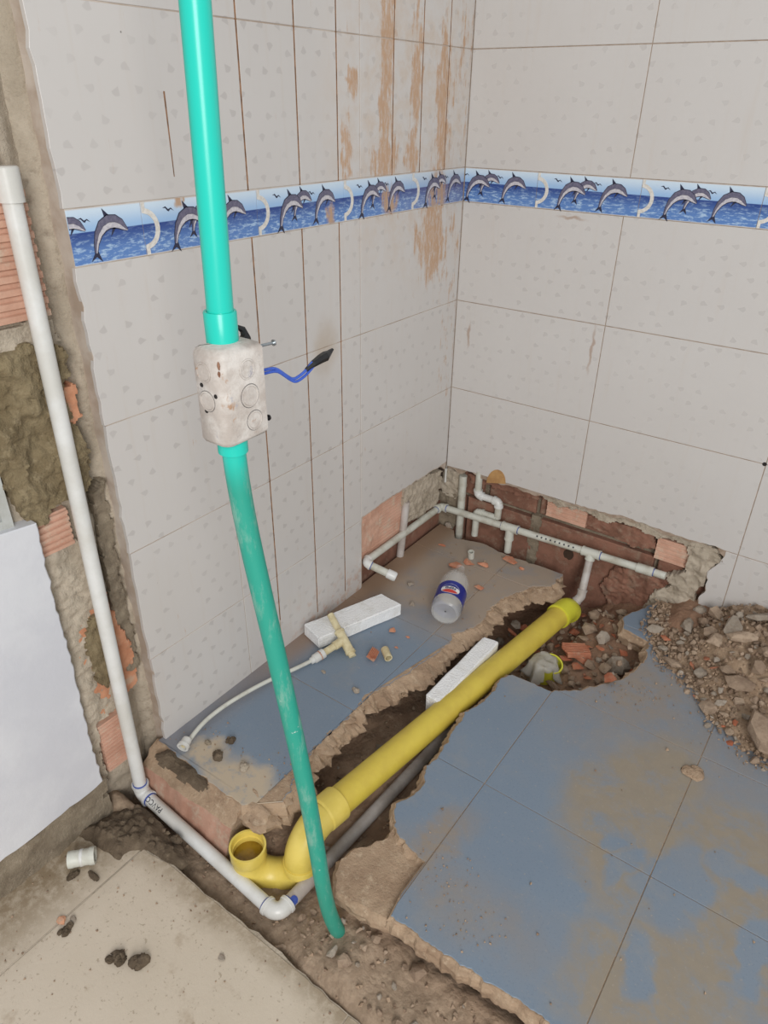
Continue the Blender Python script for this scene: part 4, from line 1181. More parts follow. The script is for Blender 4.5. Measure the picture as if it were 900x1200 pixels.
# far elbow turning down
E1 = Y1_ + dY * .030
eo = V((.10, .66, -.74)).normalized()
pts = [Y1_ - dY * .016, Y1_ - dY * .004] + arc(E1, dY, eo, .030, 10) + [E1 + eo * .026]
b = MB(); b.tube(pts, .0336, 32); b.lathe([(ry, -.002), (.0352, -.001), (.0358, .008), (.0336, .010)], Y1_ - dY * .020, dY, 32)
b.build('elbow', M['yellow_lime'], t)
# near bend down into the trap
hv = V((B.x, B.y, 0)); EB = V((B.x, B.y, Y0_.z - .002))
dd = (EB - Y0_); ddn = dd.normalized()
R_b = min(.062, dd.length - .012)
pts = [Y0_ + dY * .012, Y0_ - dY * .006] + arc(EB, ddn, (0, 0, -1), R_b, 12)
pts[1] = Y0_ + (pts[2] - Y0_) * .15
b = MB(); b.tube(pts + [V((B.x, B.y, min(B.z, pts[-1].z - .004)))], .0318, 32)
b.lathe([(.0318, -.026), (.0352, -.022), (.0356, .016), (.0350, .018), (ry, .018)], Y0_, dY, 32)
b.build('bend', M['yellow_fit'], t)
zr = min(B.z, pts[-1].z - .004)
ab = V((B.x - A.x, B.y - A.y, 0)); Ru = ab.length / 2; an = ab.normalized(); mid = V(((A.x + B.x) / 2, (A.y + B.y) / 2, 0))
zc = -.078
pu = [V((A.x, A.y, A.z - .028))] + [mid + V((0, 0, zc)) - an * Ru * math.cos(math.pi * k / 16) + V((0, 0, -Ru * .88 * math.sin(math.pi * k / 16))) for k in range(17)] + [V((B.x, B.y, zr - .004))]
b = MB(); b.tube(pu, .0318, 32, caps=False)
b.lathe([(.0318, -.016), (.0350, -.013), (.0350, .002), (.0338, .004), (.0318, .004)], (B.x, B.y, zr), (0, 0, 1), 32)
b.lathe([(.0318, -.034), (.0346, -.028), (.0346, -.002), (.0352, -.002), (.0352, .0), (.0312, .0), (.0306, -.014), (.0285, -.0145), (.0285, -.06)], (A.x, A.y, A.z), (0, 0, 1), 36)
b.build('trap', M['yellow_fit'], t)
MB().lathe([(.0285, 0), (.0001, 0)], (A.x, A.y, A.z - .026), (0, 0, 1), 32).build('standing_water', simple('murky_water', (150, 118, 30), (120, 92, 24), 40, .15), t)

# ---- thin white pipe along the broken foot of the walls
t = tag(empty('supply_line', (.3, -.012, 0)), 'thin white water line with tees along the broken foot of both walls', 'pipe')
ym = -.012
C0 = V((-.004, -.012, .0735)); C1 = V((0.7011, -0.0120, 0.1000)); dm = (C1 - C0).normalized()
CL = V((0.0020, -0.4219, 0.0810)); dl = (CL - C0).normalized()
CE = V((0.0833, -0.3966, 0.0550)); de = (CE - CL).normalized()
MB().tube(wob(C0 + dm * .012, C1), RP, 18).build('pipe', M['pvc_old'], t)
MB().tube(wob(C0 + dl * .012, CL - dl * .012), RP, 18).build('pipe', M['pvc_old'], t)
MB().tube([CL + de * .012, CE], RP, 18).build('pipe', M['pvc_old'], t)
elbow_mb(C0, -dl, dm, RP, arm=.022).build('elbow', M['pvc_old'], t)
elbow_mb(CL, dl, de, RP, arm=.020).build('elbow', M['pvc'], t)
b = MB(); b.lathe([(RP, -.016), (.0135, -.016), (.0138, .006), (.0115, .0105), (.0001, .0115)], CE - de * .002, de, 18); b.build('end_cap', M['pvc'], t)
def on_main(x): return C0 + dm * ((x - C0.x) / dm.x)
T1 = on_main((0.2413, -0.0120, 0.0847)[0]); T2 = on_main((0.4950, -0.0120, 0.0924)[0]); T3 = on_main((0.6462, -0.0120, 0.0994)[0])
tee_mb(T1, dm, (0, 0, -1), RP, .026, .040).build('tee', M['pvc_old'], t)
tee_mb(T2, dm, (0, -.25, -1), RP, .026, .020).build('tee', M['pvc_old'], t)
b = MB(); b.tube([T3 - dm * .022, T3 + dm * .022], RP * 1.26, 18); b.build('coupling', M['pvc_old'], t)
MB().tube([T1 + V((0, 0, -.036)), T1 + V((0, 0, -.085))], RP, 16).build('pipe', M['pvc_old'], t)
D0 = T2 + V((0, -.004, -.016)); D1 = V((0.5019, -0.0550, -0.0158))
MB().tube([D0, D1], RP, 16).build('pipe', M['pvc_grey'], t)
dd = (D1 - D0).normalized()
elbow_mb(D1 + dd * .012, dd, (dd + V((-.6, -.35, -.1))).normalized(), RP, arm=.020).build('elbow', M['pvc_grey'], t)
for P, d in ((C0 + dm * .024, dm), (T1 + dm * .028, dm), (T1 - dm * .028, dm), (T2 + dm * .028, dm), (T3 + dm * .024, dm), (CL + de * .022, de), (C0 + dl * .03, dl)):
    b = MB(); sock(b, P, d, RP, .002, 1.06, 14); b.build('cement_ring', M['blue_ring'], t)
for k in range(9):      # worn factory print, too faint to read
    P = T1 + (T2 - T1) * (.36 + .055 * k)
    b = MB(); b.lathe([(RP + .0002, -.0022), (RP + .0002, .0022)], P, dm, 40)
    q = MB(); sel = [f for f in b.f if all((b.v[i] - P).normalized().dot(V((0, -.85, .5))) > .90 for i in f)]
    q.v = b.v; q.f = sel; q.mi = [0] * len(sel)
    q.build('print', M['ink'], t, smooth=False)

# second line behind: swan neck of elbows
t = tag(empty('swan_neck_pipe', (.12, .008, 0)), 'white pipe bent through two elbows behind the thin water line near the corner', 'pipe')
yb = .0085
s = [V((0.1127, 0.0085, 0.2151)), V((0.1131, 0.0085, 0.1447)), V((0.1867, 0.0085, 0.1454)), V((0.1877, 0.0085, 0.0799)), ]
s[1].x = s[0].x; s[2].z = s[1].z; s[3].x = s[2].x; s[3].z = .088
MB().tube([s[0] + V((0, 0, .012)), s[1]], RP, 16).build('pipe', M['pvc_old'], t)
elbow_mb(s[1], (0, 0, -1), (1, 0, 0), RP, arm=.018).build('elbow', M['pvc'], t)
elbow_mb(s[2], (1, 0, 0), (0, 0, -1), RP, arm=.018).build('elbow', M['pvc'], t)
MB().tube([s[1] + V((.006, 0, 0)), s[2] - V((.006, 0, 0))], RP, 16).build('pipe', M['pvc'], t)
MB().tube([s[2], s[3]], RP, 16).build('pipe', M['pvc_old'], t)
q = V((s[1].x + .002, yb, s[3].z - .002))
MB().tube([s[3], q], RP, 16).build('pipe', M['pvc_old'], t)
elbow_mb(q, (-1, 0, 0), (0, 0, -1), RP, arm=.022).build('elbow', M['pvc_old'], t)
MB().tube([q, q + V((0, -.002, -.085))], RP * .98, 16).build('pipe', M['pvc_old'], t)
a = V((0.0576, 0.0090, 0.1921)); bq = V((0.0675, 0.0090, -0.0141))
t = MB().tube([(a.x, .009, a.z + .002), (a.x, .009, -.03)], RP * 1.12, 18).thing('riser_pipe', M['pvc_old'])
tag(t, 'short upright white pipe cut off at the top, right of the wall corner', 'pipe')
a = V((-0.0080, -0.2105, 0.1651)); bq = V((-0.0080, -0.2309, 0.0272))
t = MB().tube([a + V((0, .004, .01)), bq + V((0, 0, -.03))], RP * 1.05, 18).thing('riser_pipe', M['pvc_grey'])
tag(t, 'dusty upright white pipe behind the water line on the left wall', 'pipe')

# ---- loose things on the left slab
def foam_block(top, h, seed):
    """top: 4 corners (x,y) CCW, top z"""
    mb = MB(); n = 10; z1 = h[1]; z0 = h[0]
    bm = bmesh.new()
    P = [V((p[0], p[1], z0)) for p in top] + [V((p[0], p[1], z1)) for p in top]
    vs = [bm.verts.new(p) for p in P]
    for f in ((3, 2, 1, 0), (4, 5, 6, 7), (0, 1, 5, 4), (1, 2, 6, 5), (2, 3, 7, 6), (3, 0, 4, 7)): bm.faces.new([vs[i] for i in f])
    bmesh.ops.recalc_face_normals(bm, faces=bm.faces)
    bmesh.ops.bevel(bm, geom=bm.edges[:], offset=.003, segments=2, affect='EDGES')
    bmesh.ops.subdivide_edges(bm, edges=bm.edges[:], cuts=5, use_grid_fill=True)
    bmesh.ops.triangulate(bm, faces=bm.faces)
    for v in bm.verts:
        v.co += V((nz(v.co.x, v.co.y, v.co.z + seed, 30), nz(v.co.x + 5, v.co.y, v.co.z, 30), max(-.5, nz(v.co.x, v.co.y + 9, v.co.z, 30)))) * .0016
    bm.verts.ensure_lookup_table()
    mb.v = [v.co.copy() for v in bm.verts]; mb.f = [tuple(v.index for v in f.verts) for f in bm.faces]; mb.mi = [0] * len(mb.f)
    bm.free(); return mb
f1 = [(0.0079, -0.6838, 0.0360), (0.0759, -0.7037, 0.0360), (0.1608, -0.4665, 0.0360), (0.0884, -0.4592, 0.0360)]
o = foam_block([(max(p[0], .008), p[1]) for p in f1], (.0005, .036), 1).thing('foam_block', M['foam'], ang=50)
tag(o, 'white polystyrene block lying on the blue floor against the tiled wall', 'foam block')
f2 = [(0.3765, -0.6803, 0.0040), (0.4162, -0.6844, 0.0040), (0.4241, -0.4118, 0.0040), (0.3814, -0.4146, 0.0040)]
o = foam_block([(p[0], p[1]) for p in f2], (-.075, .004), 2).thing('foam_block', M['foam'], ang=50)
tag(o, 'white polystyrene wedge stuck in the trench beside the yellow pipe', 'foam block')

# hose with tee
t = tag(empty('supply_hose', (.10, -.68, .0)), 'thin white hose with end nuts joined to a cream pipe tee', 'hose')
hp = [V(p) for p in [(0.0563, -1.1164, 0.0080), (0.0454, -1.0838, 0.0080), (0.0363, -1.0423, 0.0080), (0.0370, -0.9879, 0.0080), (0.0471, -0.9239, 0.0080), (0.0618, -0.8607, 0.0080), (0.0815, -0.8025, 0.0080), (0.0940, -0.7518, 0.0080)]]
pts = []
for i in range(len(hp) - 1):
    for k in range(4): pts.append(lerp(hp[i], hp[i + 1], k / 4))
pts.append(hp[-1])
for _ in range(4): pts = [pts[0]] + [(pts[i - 1] + pts[i] * 2 + pts[i + 1]) / 4 for i in range(1, len(pts) - 1)] + [pts[-1]]
for i, p in enumerate(pts): p.z = .008 + .004 * math.sin(i / len(pts) * math.pi)
pts[0].z = .013; pts[1].z = .012
MB().tube(pts, .0048, 14).build('hose', M['pvc_old'], t)
d = (pts[1] - pts[3]).normalized(); d = V((d.x + .1, d.y - .1, -.1)).normalized()
b = MB(); prof = [(.005, -.018), (.0095, -.016), (.0105, -.012), (.0105, -.001), (.0128, -.001), (.0128, .006), (.0088, .006), (.0085, -.004), (.0001, -.004)]
b.lathe(prof, pts[0] + V((0, 0, .002)), d, 16); en = b.build('nut', M['pvc'], t)
MB().lathe([(.0001, .004), (.0042, .004), (.0048, -.004)], pts[0] + V((0, 0, .002)), d, 14).build('nipple', M['cpvc'], en)
e = pts[-1]; TP = V((0.1183, -0.6592, 0.0220)); d = (TP - e).normalized()
b = MB(); b.lathe([(.005, -.006), (.0085, -.004), (.0092, .004), (.0118, .006), (.0118, .022), (.0125, .022), (.0125, .034), (.009, .036)], e, d, 12); b.build('nut', M['pvc'], t)
MB().lathe([(.0122, 0), (.0128, .002), (.0122, .004)], e + d * .021, d, 14).build('thread_tape', M['terracotta'], t)
MB().tube([e + d * .03, TP], .0088, 16).build('pipe', M['cpvc'], t)
tu = V((0.0778, -0.6488, 0.0580)); td = V((0.1697, -0.6870, 0.0130)); dt = (td - tu).normalized()
b = MB(); b.tube([TP - dt * .026, TP + dt * .040], .0118, 16); b.tube([TP, TP - d * .03], .0112, 16)
sock(b, TP - dt * .024, dt, .0112, .006, 1.18); sock(b, TP + dt * .036, dt, .0112, .007, 1.16); b.build('tee', M['cpvc'], t)
MB().tube([TP + dt * .038, TP + dt * .050], .0092, 16).build('pipe', M['cpvc'], t)
MB().tube([TP - dt * .02, TP - dt * .078], .0088, 16).build('pipe', M['cpvc'], t)

# bottle
t = tag(empty('soda_bottle', (.25, -.36, 0)), 'clear plastic bottle with a blue label lying on the floor near the corner', 'bottle')
BB = V((0.2757, -0.4385, 0.0410)); db = V((0.2172, -0.2758, 0.0410)) - BB; db.z = 0; db.normalize()
rb = .040
b = MB(); b.lathe([(.0001, .010), (.008, .006), (.020, .003), (.030, .0005), (.036, .004), (.0395, .012), (rb, .02), (rb, .13), (.038, .142), (.030, .165), (.0165, .19), (.0135, .196), (.0135, .215)], BB, db, 40)
b.build('bottle_body', M['pet'], t)
MB().lathe([(.0001, .0095), (.0022, .0085), (.0026, .0105)], BB, -db if False else db, 10).build('mould_point', M['ink'], t)
b = MB(); b.lathe([(rb + .0006, .034), (rb + .0006, .094)], BB, db, 48); lb = b.build('label', M['label_blue'], t)
# roundel on the label, facing up and towards the doorway
upv = (V((.20, -.45, .87)) - db * V((.20, -.45, .87)).dot(db)).normalized(); sd = db.cross(upv)
cm = BB + db * .058
def wrap(poly, lift):
    # poly in (side, along) metres
    out = []
    for (x, y) in poly:
        a = x / rb; out.append(cm + db * y + (upv * math.cos(a) + sd * math.sin(a)) * (rb + lift))
    return out
sgn = 1 if sd.dot(V((.8, .58, 0))) > 0 else -1
def disc(fn, lift, mat, name):
    """region of the roundel as strips: fn(x)->(y0,y1)"""
    b = MB(); vs = []; fs = []; N = 24
    for i in range(N + 1):
        x = -.026 + .052 * i / N; y0, y1 = fn(x)
        if y1 < y0: y1 = y0
        vs += wrap([(x * sgn, y0), (x * sgn, y1)], lift)
    for i in range(N): fs.append((2 * i, 2 * i + 1, 2 * i + 3, 2 * i + 2))
    b.add(vs, fs); return b.build(name, mat, lb, smooth=False)
cr = lambda x, rr=.026: math.sqrt(max(0, rr * rr - x * x)) * .78
disc(lambda x: (-cr(x), cr(x)), .0010, M['label_white'], 'roundel')
disc(lambda x: (max(-cr(x, .0245), .0095 - 6 * x * x), cr(x, .0245)), .0013, M['label_blue'], 'roundel_blue')
disc(lambda x: (-cr(x, .0245), min(cr(x, .0245), -.0105 + .006 * (1 - (x / .026) ** 2))), .0013, M['label_red'], 'roundel_red')
text_on_tube('PEPSI', cm + db * -.0012, sd * sgn, rb, .0105, upv, lb, M['label_navy'], flip=True) if False else None
# lettering runs round the label: build it flat and wrap it
cu = bpy.data.curves.new('print', 'FONT'); cu.body = 'PEPSI'; cu.size = .0128; cu.align_x = 'CENTER'; cu.align_y = 'CENTER'; cu.resolution_u = 3; cu.offset = .0004
to = bpy.data.objects.new('print_tmp', cu); COL.objects.link(to); bpy.context.view_layer.update()
me = to.evaluated_get(bpy.context.evaluated_depsgraph_get()).to_mesh()
vs_ = [v.co.copy() for v in me.vertices]; fs_ = [tuple(p.vertices) for p in me.polygons]
bpy.data.objects.remove(to); bpy.data.curves.remove(cu)
MB().add(wrap([(-v.x * sgn, -v.y + .0022) for v in vs_], .0018), fs_).build('lettering', M['label_navy'], lb, smooth=False)

# small pieces of pipe
def short_pipe(P, d, L, r, mat, name, label, cat='pipe offcut'):
    P = V(P); d = V(d).normalized()
    b = MB(); b.lathe([(r * .74, 0), (r, 0), (r, L), (r * .74, L), (r * .74, 0)], P - d * L / 2, d, 20)
    return tag(b.thing(name, mat), label, cat)
p = V((0.2255, -0.6254, 0.0100)); d = V((0.2502, -0.6456, 0.0100)) - V((0.2019, -0.6073, 0.0100)); d.z = 0
short_pipe(p, d, .034, .0100, M['cpvc'], 'pipe_offcut', 'short cream pipe offcut on the blue floor below the tee')
p = V((0.1712, -0.1153, 0.0130)); short_pipe(p, (.05, -.2, 1), .024, .0095, M['pvc_old'], 'pipe_offcut', 'small upright white pipe stub among terracotta chips behind the bottle')
# coupling on the beige floor
p = V((0.0529, -1.3720, -0.0620)); d = V((0.0690, -1.3536, -0.0620)) - V((0.0369, -1.3904, -0.0620)); d.z = 0; d.normalize()
t = tag(empty('pipe_coupling', (p.x, p.y, -.08)), 'white plastic pipe coupling lying on the beige floor by the mud', 'pipe fitting')
b = MB(); b.lathe([(.0115, -.024), (.0155, -.024), (.0160, -.016), (.0152, -.013), (.0152, .013), (.0165, .015), (.0165, .024), (.0120, .024), (.0115, -.024)], p, d, 24); b.build('body', M['pvc_old'], t)
MB().lathe([(.0152, -.003), (.0160, -.002), (.0160, .002), (.0152, .003)], p, d, 24).build('rim', M['pvc'], t)

# ---- rocks
RND = random.Random(77)
def rock_mesh(name, seed, sx, sy, sz, n=16, mat=None):
    rnd = random.Random(seed); bm = bmesh.new()
    for _ in range(n):
        d = V((rnd.gauss(0, 1), rnd.gauss(0, 1), rnd.gauss(0, 1))).normalized()
        k = rnd.uniform(.8, 1.0)
        bm.verts.new((d.x * sx * k, d.y * sy * k, d.z * sz * k))
    r = bmesh.ops.convex_hull(bm, input=bm.verts)
    bmesh.ops.delete(bm, geom=list({g for g in r['geom_interior'] + r['geom_unused'] if isinstance(g, bmesh.types.BMVert)}), context='VERTS')
    me = bpy.data.meshes.new(name); bm.to_mesh(me); bm.free()
    me.materials.append(mat); return me
ROCKS = [rock_mesh('rubble_stone', 100 + i, *RND.choice([(1, .8, .6), (1, .9, .75), (1, .6, .45), (1, .75, .3), (1, .8, .8)]), n=RND.choice((14, 18, 24)), mat=M[m_]) for i, m_ in enumerate(['stone'] * 9 + ['stone_grey'] * 4)]
SHARDS = [rock_mesh('brick_shard', 200 + i, 1, .6 + .06 * i, .22, n=12, mat=M['stone_red']) for i in range(5)]
def rock(me, P, s, rot, name, label, cat, group=None, sc=None):
    o = bpy.data.objects.new(name, me); COL.objects.link(o)
    o.location = P; o.scale = sc or (s, s, s); o.rotation_euler = rot
    tag(o, label, cat, group); return o

# heap against the back wall
HF = [(.701, -.126), (.7702, -.2394), (.8431, -.2783), (.8834, -.3181), (.9282, -.3822), (.968, -.3984), (1.0187, -.433), (1.0619, -.4422), (1.5, -.45)]
def heap_front(x):
    for a, c in zip(HF[:-1], HF[1:]):
        if a[0] <= x <= c[0]: return a[1] + (c[1] - a[1]) * (x - a[0]) / (c[0] - a[0])
    return -.126 if x < .7 else -.45
def heap_h(x, y):
    f = heap_front(x); t_ = (y - f) / max(.05, -f)
    if t_ < 0: return -.004
    top = .012 + .105 * soft(.76, .98, x)
    return top * soft(0, .75, t_) * (1 + .2 * nz(x, y, 2, 12)) + .003
hp_ = relief('rubble_heap', None, M['mortar_bed'], .66, 1.5, -.47, .0, lambda u, w: heap_h(u, w) - .004 + .006 * nz(u, w, 7, 40), lambda u, w, h: (u, w, h), 100, 60,
             keep=lambda u, w: w > heap_front(u) + .005 and u > .70)
tag(hp_, 'heap of fine grey-brown rubble piled against the tiled back wall', 'rubble heap', kind='stuff')
def heap_label(x, y, s, what):
    f = heap_front(x); k = (y - f) / max(.05, -f)
    size = 'tiny' if s < .0095 else ('small' if s < .014 else ('medium' if s < .021 else 'large'))
    where = 'in the thin left tail of the rubble heap' if x < .80 else ('along the front edge of the rubble heap' if k < .3 else ('on the middle slope of the rubble heap' if k < .68 else 'at the top of the rubble heap by the wall'))
    side = '' if x < .80 else (' left half' if x < .96 else ' right half')
    return size + ' ' + what + ' ' + where + (',' + side if side else '')
placed = []
def free(x, y, s, lst):
    for (a, c, r_) in lst:
        if (a - x) ** 2 + (c - y) ** 2 < (.72 * (r_ + s)) ** 2: return False
    lst.append((x, y, s)); return True
big = [((0.9436, -0.0661, 0.0600), .034, 'stone_grey', .35), ((0.9243, -0.1541, 0.0400), .030, 'stone', .4), ((0.8046, -0.2369, 0.0300), .026, 'stone', .4), ((0.9555, -0.2712, 0.0500), .034, 'stone', .35), ((0.8765, -0.1616, 0.0500), .03, 'stone', .3), ((0.9004, -0.1307, 0.0600), .032, 'stone_grey', .25), ((0.9131, -0.3412, 0.0200), .022, 'stone', .8), ((0.7966, -0.0922, 0.0300), .024, 'stone_grey', .8), ((0.8705, -0.2440, 0.0300), .02, 'stone_grey', .7), ((0.9207, -0.2383, 0.0400), .022, 'stone', .7)]
for i, (p, s, mm, fl) in enumerate(big):
    x, y = p[0], p[1]
    me = rock_mesh('rubble_slab', 300 + i, 1.25, .75, fl, 20, M[mm])
    placed.append((x, y, s))
    rock(me, (x, y, heap_h(x, y) + s * .35), s, (RND.uniform(-.5, .5), RND.uniform(-.4, .4), RND.uniform(0, 3.1)), 'rubble_slab', 'larger flat mortar piece lying on top of the rubble heap', 'stone', 'larger pieces on the rubble heap')
p = (1.0334, -0.3816, 0.0200)
o = rock(rock_mesh('rubble_boulder', 401, 1.0, .75, .62, 34, M['stone']), (p[0] + .005, p[1] + .0, .038), .062, (.1, .25, -.6), 'rubble_boulder', 'largest rough mortar boulder at the right front of the rubble heap', 'stone')
placed.append((p[0], p[1], .055))
cnt = 0; tries = 0
while cnt < 230 and tries < 9000:
    tries += 1
    x = RND.uniform(.70, 1.12); f = heap_front(x); y = RND.uniform(f - .01, -.012)
    if x < .78 and y > -.05: continue
    s = min(.032, .0075 + RND.expovariate(1 / .0075)) * (1.0 if y > f + .05 else .8)
    if not free(x, y, s, placed): continue
    red = RND.random() < .09
    me = RND.choice(SHARDS if red else ROCKS)
    rock(me, (x, y, heap_h(x, y) + s * .30), s, (RND.uniform(-.6, .6), RND.uniform(-.6, .6), RND.uniform(0, 6.2)), 'brick_fragment' if red else 'rubble_stone', heap_label(x, y, s, 'reddish brick fragment' if red else ('greyish stone' if me.materials[0] is M['stone_grey'] else 'brown mortar stone')), 'brick fragment' if red else 'stone', 'brick fragments in the heap' if red else 'stones of the rubble heap')
    cnt += 1

def zone_label(s, a, c, what, place, where):
    return ('tiny' if s < a else ('small' if s < c else 'larger')) + ' ' + what + ' ' + place + ' ' + where
# hole beside the back wall: brick shards and stones
hole = xy(LEFT_TOP)[9:17] + [(.56, -.02), (.70, -.05)] + xy(RIGHT_TONGUE)[2:] + xy(RIGHT_HOLE)
hl = []
def shard_at(uv3, s, rz, label, me=None, tilt=.3, z=None, name='brick_shard', cat='brick fragment', group=None):
    zz = z if z is not None else soil_h(uv3[0], uv3[1])
    hl.append((uv3[0], uv3[1], s))
    return rock(me or RND.choice(SHARDS), (uv3[0], uv3[1], zz + s * .3), s, (tilt, RND.uniform(-.2, .2), rz), name, label, cat, group)
# ribbed brick pieces in the hole
def ribbed_shard(P, L, Wd, H, rz, tilt, label):
    b = MB(); k = 6; prof = [(-Wd, -H)]
    prof += [(Wd, -H)]
    for i in range(k, 0, -1):
        y1 = -Wd + 2 * Wd * i / k; y0 = -Wd + 2 * Wd * (i - 1) / k; w = y1 - y0
        prof += [(y1 - .1 * w, H), (y1 - .5 * w, H), (y1 - .6 * w, H * .5), (y1 - .95 * w, H * .5)]
    n = len(prof); rnd = random.Random(int(L * 1e5))
    for s_ in (-1, 1):
        for (y, z) in prof: b.v.append(V((s_ * L * (1 - .25 * abs(y / Wd) * (.4 if s_ > 0 else 1)), y, z)))
    for i in range(n): j = (i + 1) % n; b.f.append((i, j, n + j, n + i)); b.mi.append(0)
    b.f.append(tuple(reversed(range(n)))); b.mi.append(0); b.f.append(tuple(range(n, 2 * n))); b.mi.append(0)
    o = b.build('ribbed_brick_shard', M['terracotta'], smooth=False); o.location = P; o.rotation_euler = (tilt, .1, rz)
    return tag(o, label, 'brick fragment')
zf = -.085
ribbed_shard((0.5651, -0.2326, -0.0750), .038, .027, .007, .7, -.15, 'ribbed orange brick piece under the end of the yellow pipe in the hole')
ribbed_shard((0.5871, -0.2357, -0.0850), .030, .018, .006, -.2, -.3, 'narrow ribbed brick piece below the larger ribbed piece in the hole')
ribbed_shard((0.1991, -0.6462, 0.0080), .020, .011, .006, 1.9, .5, 'small ribbed terracotta chip beside the cream pipe offcut')
for uv, s, lab in (((0.5524, -0.2688, -0.0800), .024, 'orange brick shard leaning against the yellow pipe in the hole'), ((0.5932, -0.2848, -0.0850), .024, 'rounded pale orange brick chunk at the front of the hole'), ((0.6341, -0.3147, -0.0900), .020, 'brick chunk tucked under the edge of the right slab'), ((0.3966, -0.2581, -0.0800), .026, 'pale brick chunk between foam wedge and yellow pipe'), ((0.4214, -0.2318, -0.0700), .022, 'thin brick chip behind the yellow pipe in the hole'), ((0.5881, -0.1085, -0.0600), .016, 'reddish shard on the soil right of the lime elbow')):
    shard_at(uv, s, RND.uniform(0, 3), lab, tilt=RND.uniform(-.5, .6), z=max(uv[2] - .01, soil_h(uv[0], uv[1]) + s * .15))
for uv, s, lab in (((0.5619, -0.1603, -0.0900), .018, 'grey mortar stone right below the lime yellow elbow'), ((0.5615, -0.1285, -0.0750), .026, 'square grey stone in the hole right of the lime elbow'), ((0.6090, -0.1562, -0.0750), .024, 'angular grey stone in the middle of the hole'), ((0.5695, -0.3066, -0.0850), .018, 'grey chip beside the plastic bag in the hole'), ((0.6807, -0.2293, -0.0750), .034, 'broad flat stone at the right front of the hole'), ((0.6576, -0.2580, -0.0900), .022, 'flat grey stone leaning at the front of the hole'), ((0.3883, -0.2285, -0.0700), .024, 'brown lump at the left end of the hole')):
    shard_at(uv, s, RND.uniform(0, 3), lab, RND.choice(ROCKS), tilt=RND.uniform(-.5, .5), z=max(uv[2] - .012, soil_h(uv[0], uv[1]) + s * .15), name='rubble_stone', cat='stone')
cnt = 0; tries = 0
while cnt < 150 and tries < 12000:
    tries += 1
    x = RND.uniform(.36, .78); y = RND.uniform(-.42, -.03); s = RND.uniform(.008, .024)
    if not inside_poly(x, y, hole): continue
    if not free(x, y, s, hl): continue
    red = RND.random() < .3
    rock(RND.choice(SHARDS if red else ROCKS), (x, y, soil_h(x, y) + s * .45), s, (RND.uniform(-.6, .6), RND.uniform(-.6, .6), RND.uniform(0, 6.2)), 'brick_bit' if red else 'mortar_chunk',
         zone_label(s, .009, .014, 'brick bit' if red else 'mortar chunk', 'in the hole', 'behind the yellow pipe' if x < .45 + (y + .25) * .12 else ('left of the tile tongue, near the wall' if y > -.17 else ('in front of the lime elbow' if x < .58 else 'beside the right rim'))), 'brick fragment' if red else 'stone', 'brick bits in the hole' if red else 'small stones in the hole')
    cnt += 1
# stones in the doorway strip and trench bottom
cnt = 0; tries = 0; dl_ = [(.55, -1.19, .02)]
while cnt < 75 and tries < 6000:
    tries += 1
    x = RND.uniform(.44, 1.0); y = RND.uniform(-1.265, -1.16); s = min(.020, .004 + RND.expovariate(1 / .005))
    if not free(x, y, s, dl_): continue
    rock(RND.choice(ROCKS), (x, y, soil_h(x, y) + s * .4), s, (RND.uniform(-.6, .6), RND.uniform(-.6, .6), RND.uniform(0, 6.2)), 'pebble', zone_label(s, .005, .009, 'grey pebble', 'in the soil strip', ('just right of the conduit foot' if x < .66 else ('at the bottom edge of the photo' if x < .8 else 'right of the bottom edge')) if x > .56 else 'left of the conduit foot'), 'stone', 'stones in the doorway strip')
    cnt += 1
cnt = 0; tries = 0
while cnt < 60 and tries < 6000:
    tries += 1
    y = RND.uniform(-1.12, -.45); x = RND.uniform(.26, .50); s = min(.022, .004 + RND.expovariate(1 / .006))
    if inside_poly(x, y, left_out) or inside_poly(x, y, right_out): continue
    if not free(x, y, s, dl_): continue
    rock(RND.choice(ROCKS), (x, y, soil_h(x, y) + s * .2), s, (RND.uniform(-.6, .6), RND.uniform(-.6, .6), RND.uniform(0, 6.2)), 'soil_clod', zone_label(s, .007, .013, 'brown clod', 'on the trench bottom', 'near the yellow trap' if y < -.95 else ('between conduit and foam wedge' if y < -.7 else 'beside the foam wedge')), 'stone', 'clods in the trench')
    cnt += 1

# fine gravel, uncountable
def gravel(name, pts, label):
    mb = MB(); rnd = random.Random(5)
    for (x, y, z, s) in pts:
        q = Matrix.Rotation(rnd.uniform(0, 6.2), 3, V((rnd.gauss(0, 1), rnd.gauss(0, 1), rnd.gauss(0, 1))).normalized())
        vs = [V((x, y, z + s * .35)) + q @ (V(p) * s * rnd.uniform(.6, 1.1)) for p in ((1, 0, -.4), (-.5, .87, -.4), (-.5, -.87, -.4), (.3, .5, .8), (-.4, -.2, .9))]
        mb.add(vs, [(0, 2, 1), (0, 1, 3), (1, 2, 4), (1, 4, 3), (2, 0, 3), (2, 3, 4)])
    return tag(mb.build(name, M['gravel'], smooth=False), label, 'gravel', kind='stuff')
g = []
for _ in range(2600):
    x = RND.uniform(.69, 1.2); f = heap_front(x); y = RND.uniform(f - .02, -.005)
    g.append((x, y, heap_h(x, y) if y > f else 0, RND.uniform(.0015, .006) * (.6 if y < f else 1)))
gravel('heap_gravel', g, 'fine gravel over the rubble heap by the back wall')
g = []
for _ in range(2400):
    x = RND.uniform(.02, 1.1); y = RND.uniform(-1.27, -.05)
    if inside_poly(x, y, left_out) or inside_poly(x, y, right_out): continue
    g.append((x, y, soil_h(x, y), RND.uniform(.0015, .006)))
gravel('trench_gravel', g, 'fine crumbs of soil and mortar along the trench')
g = []
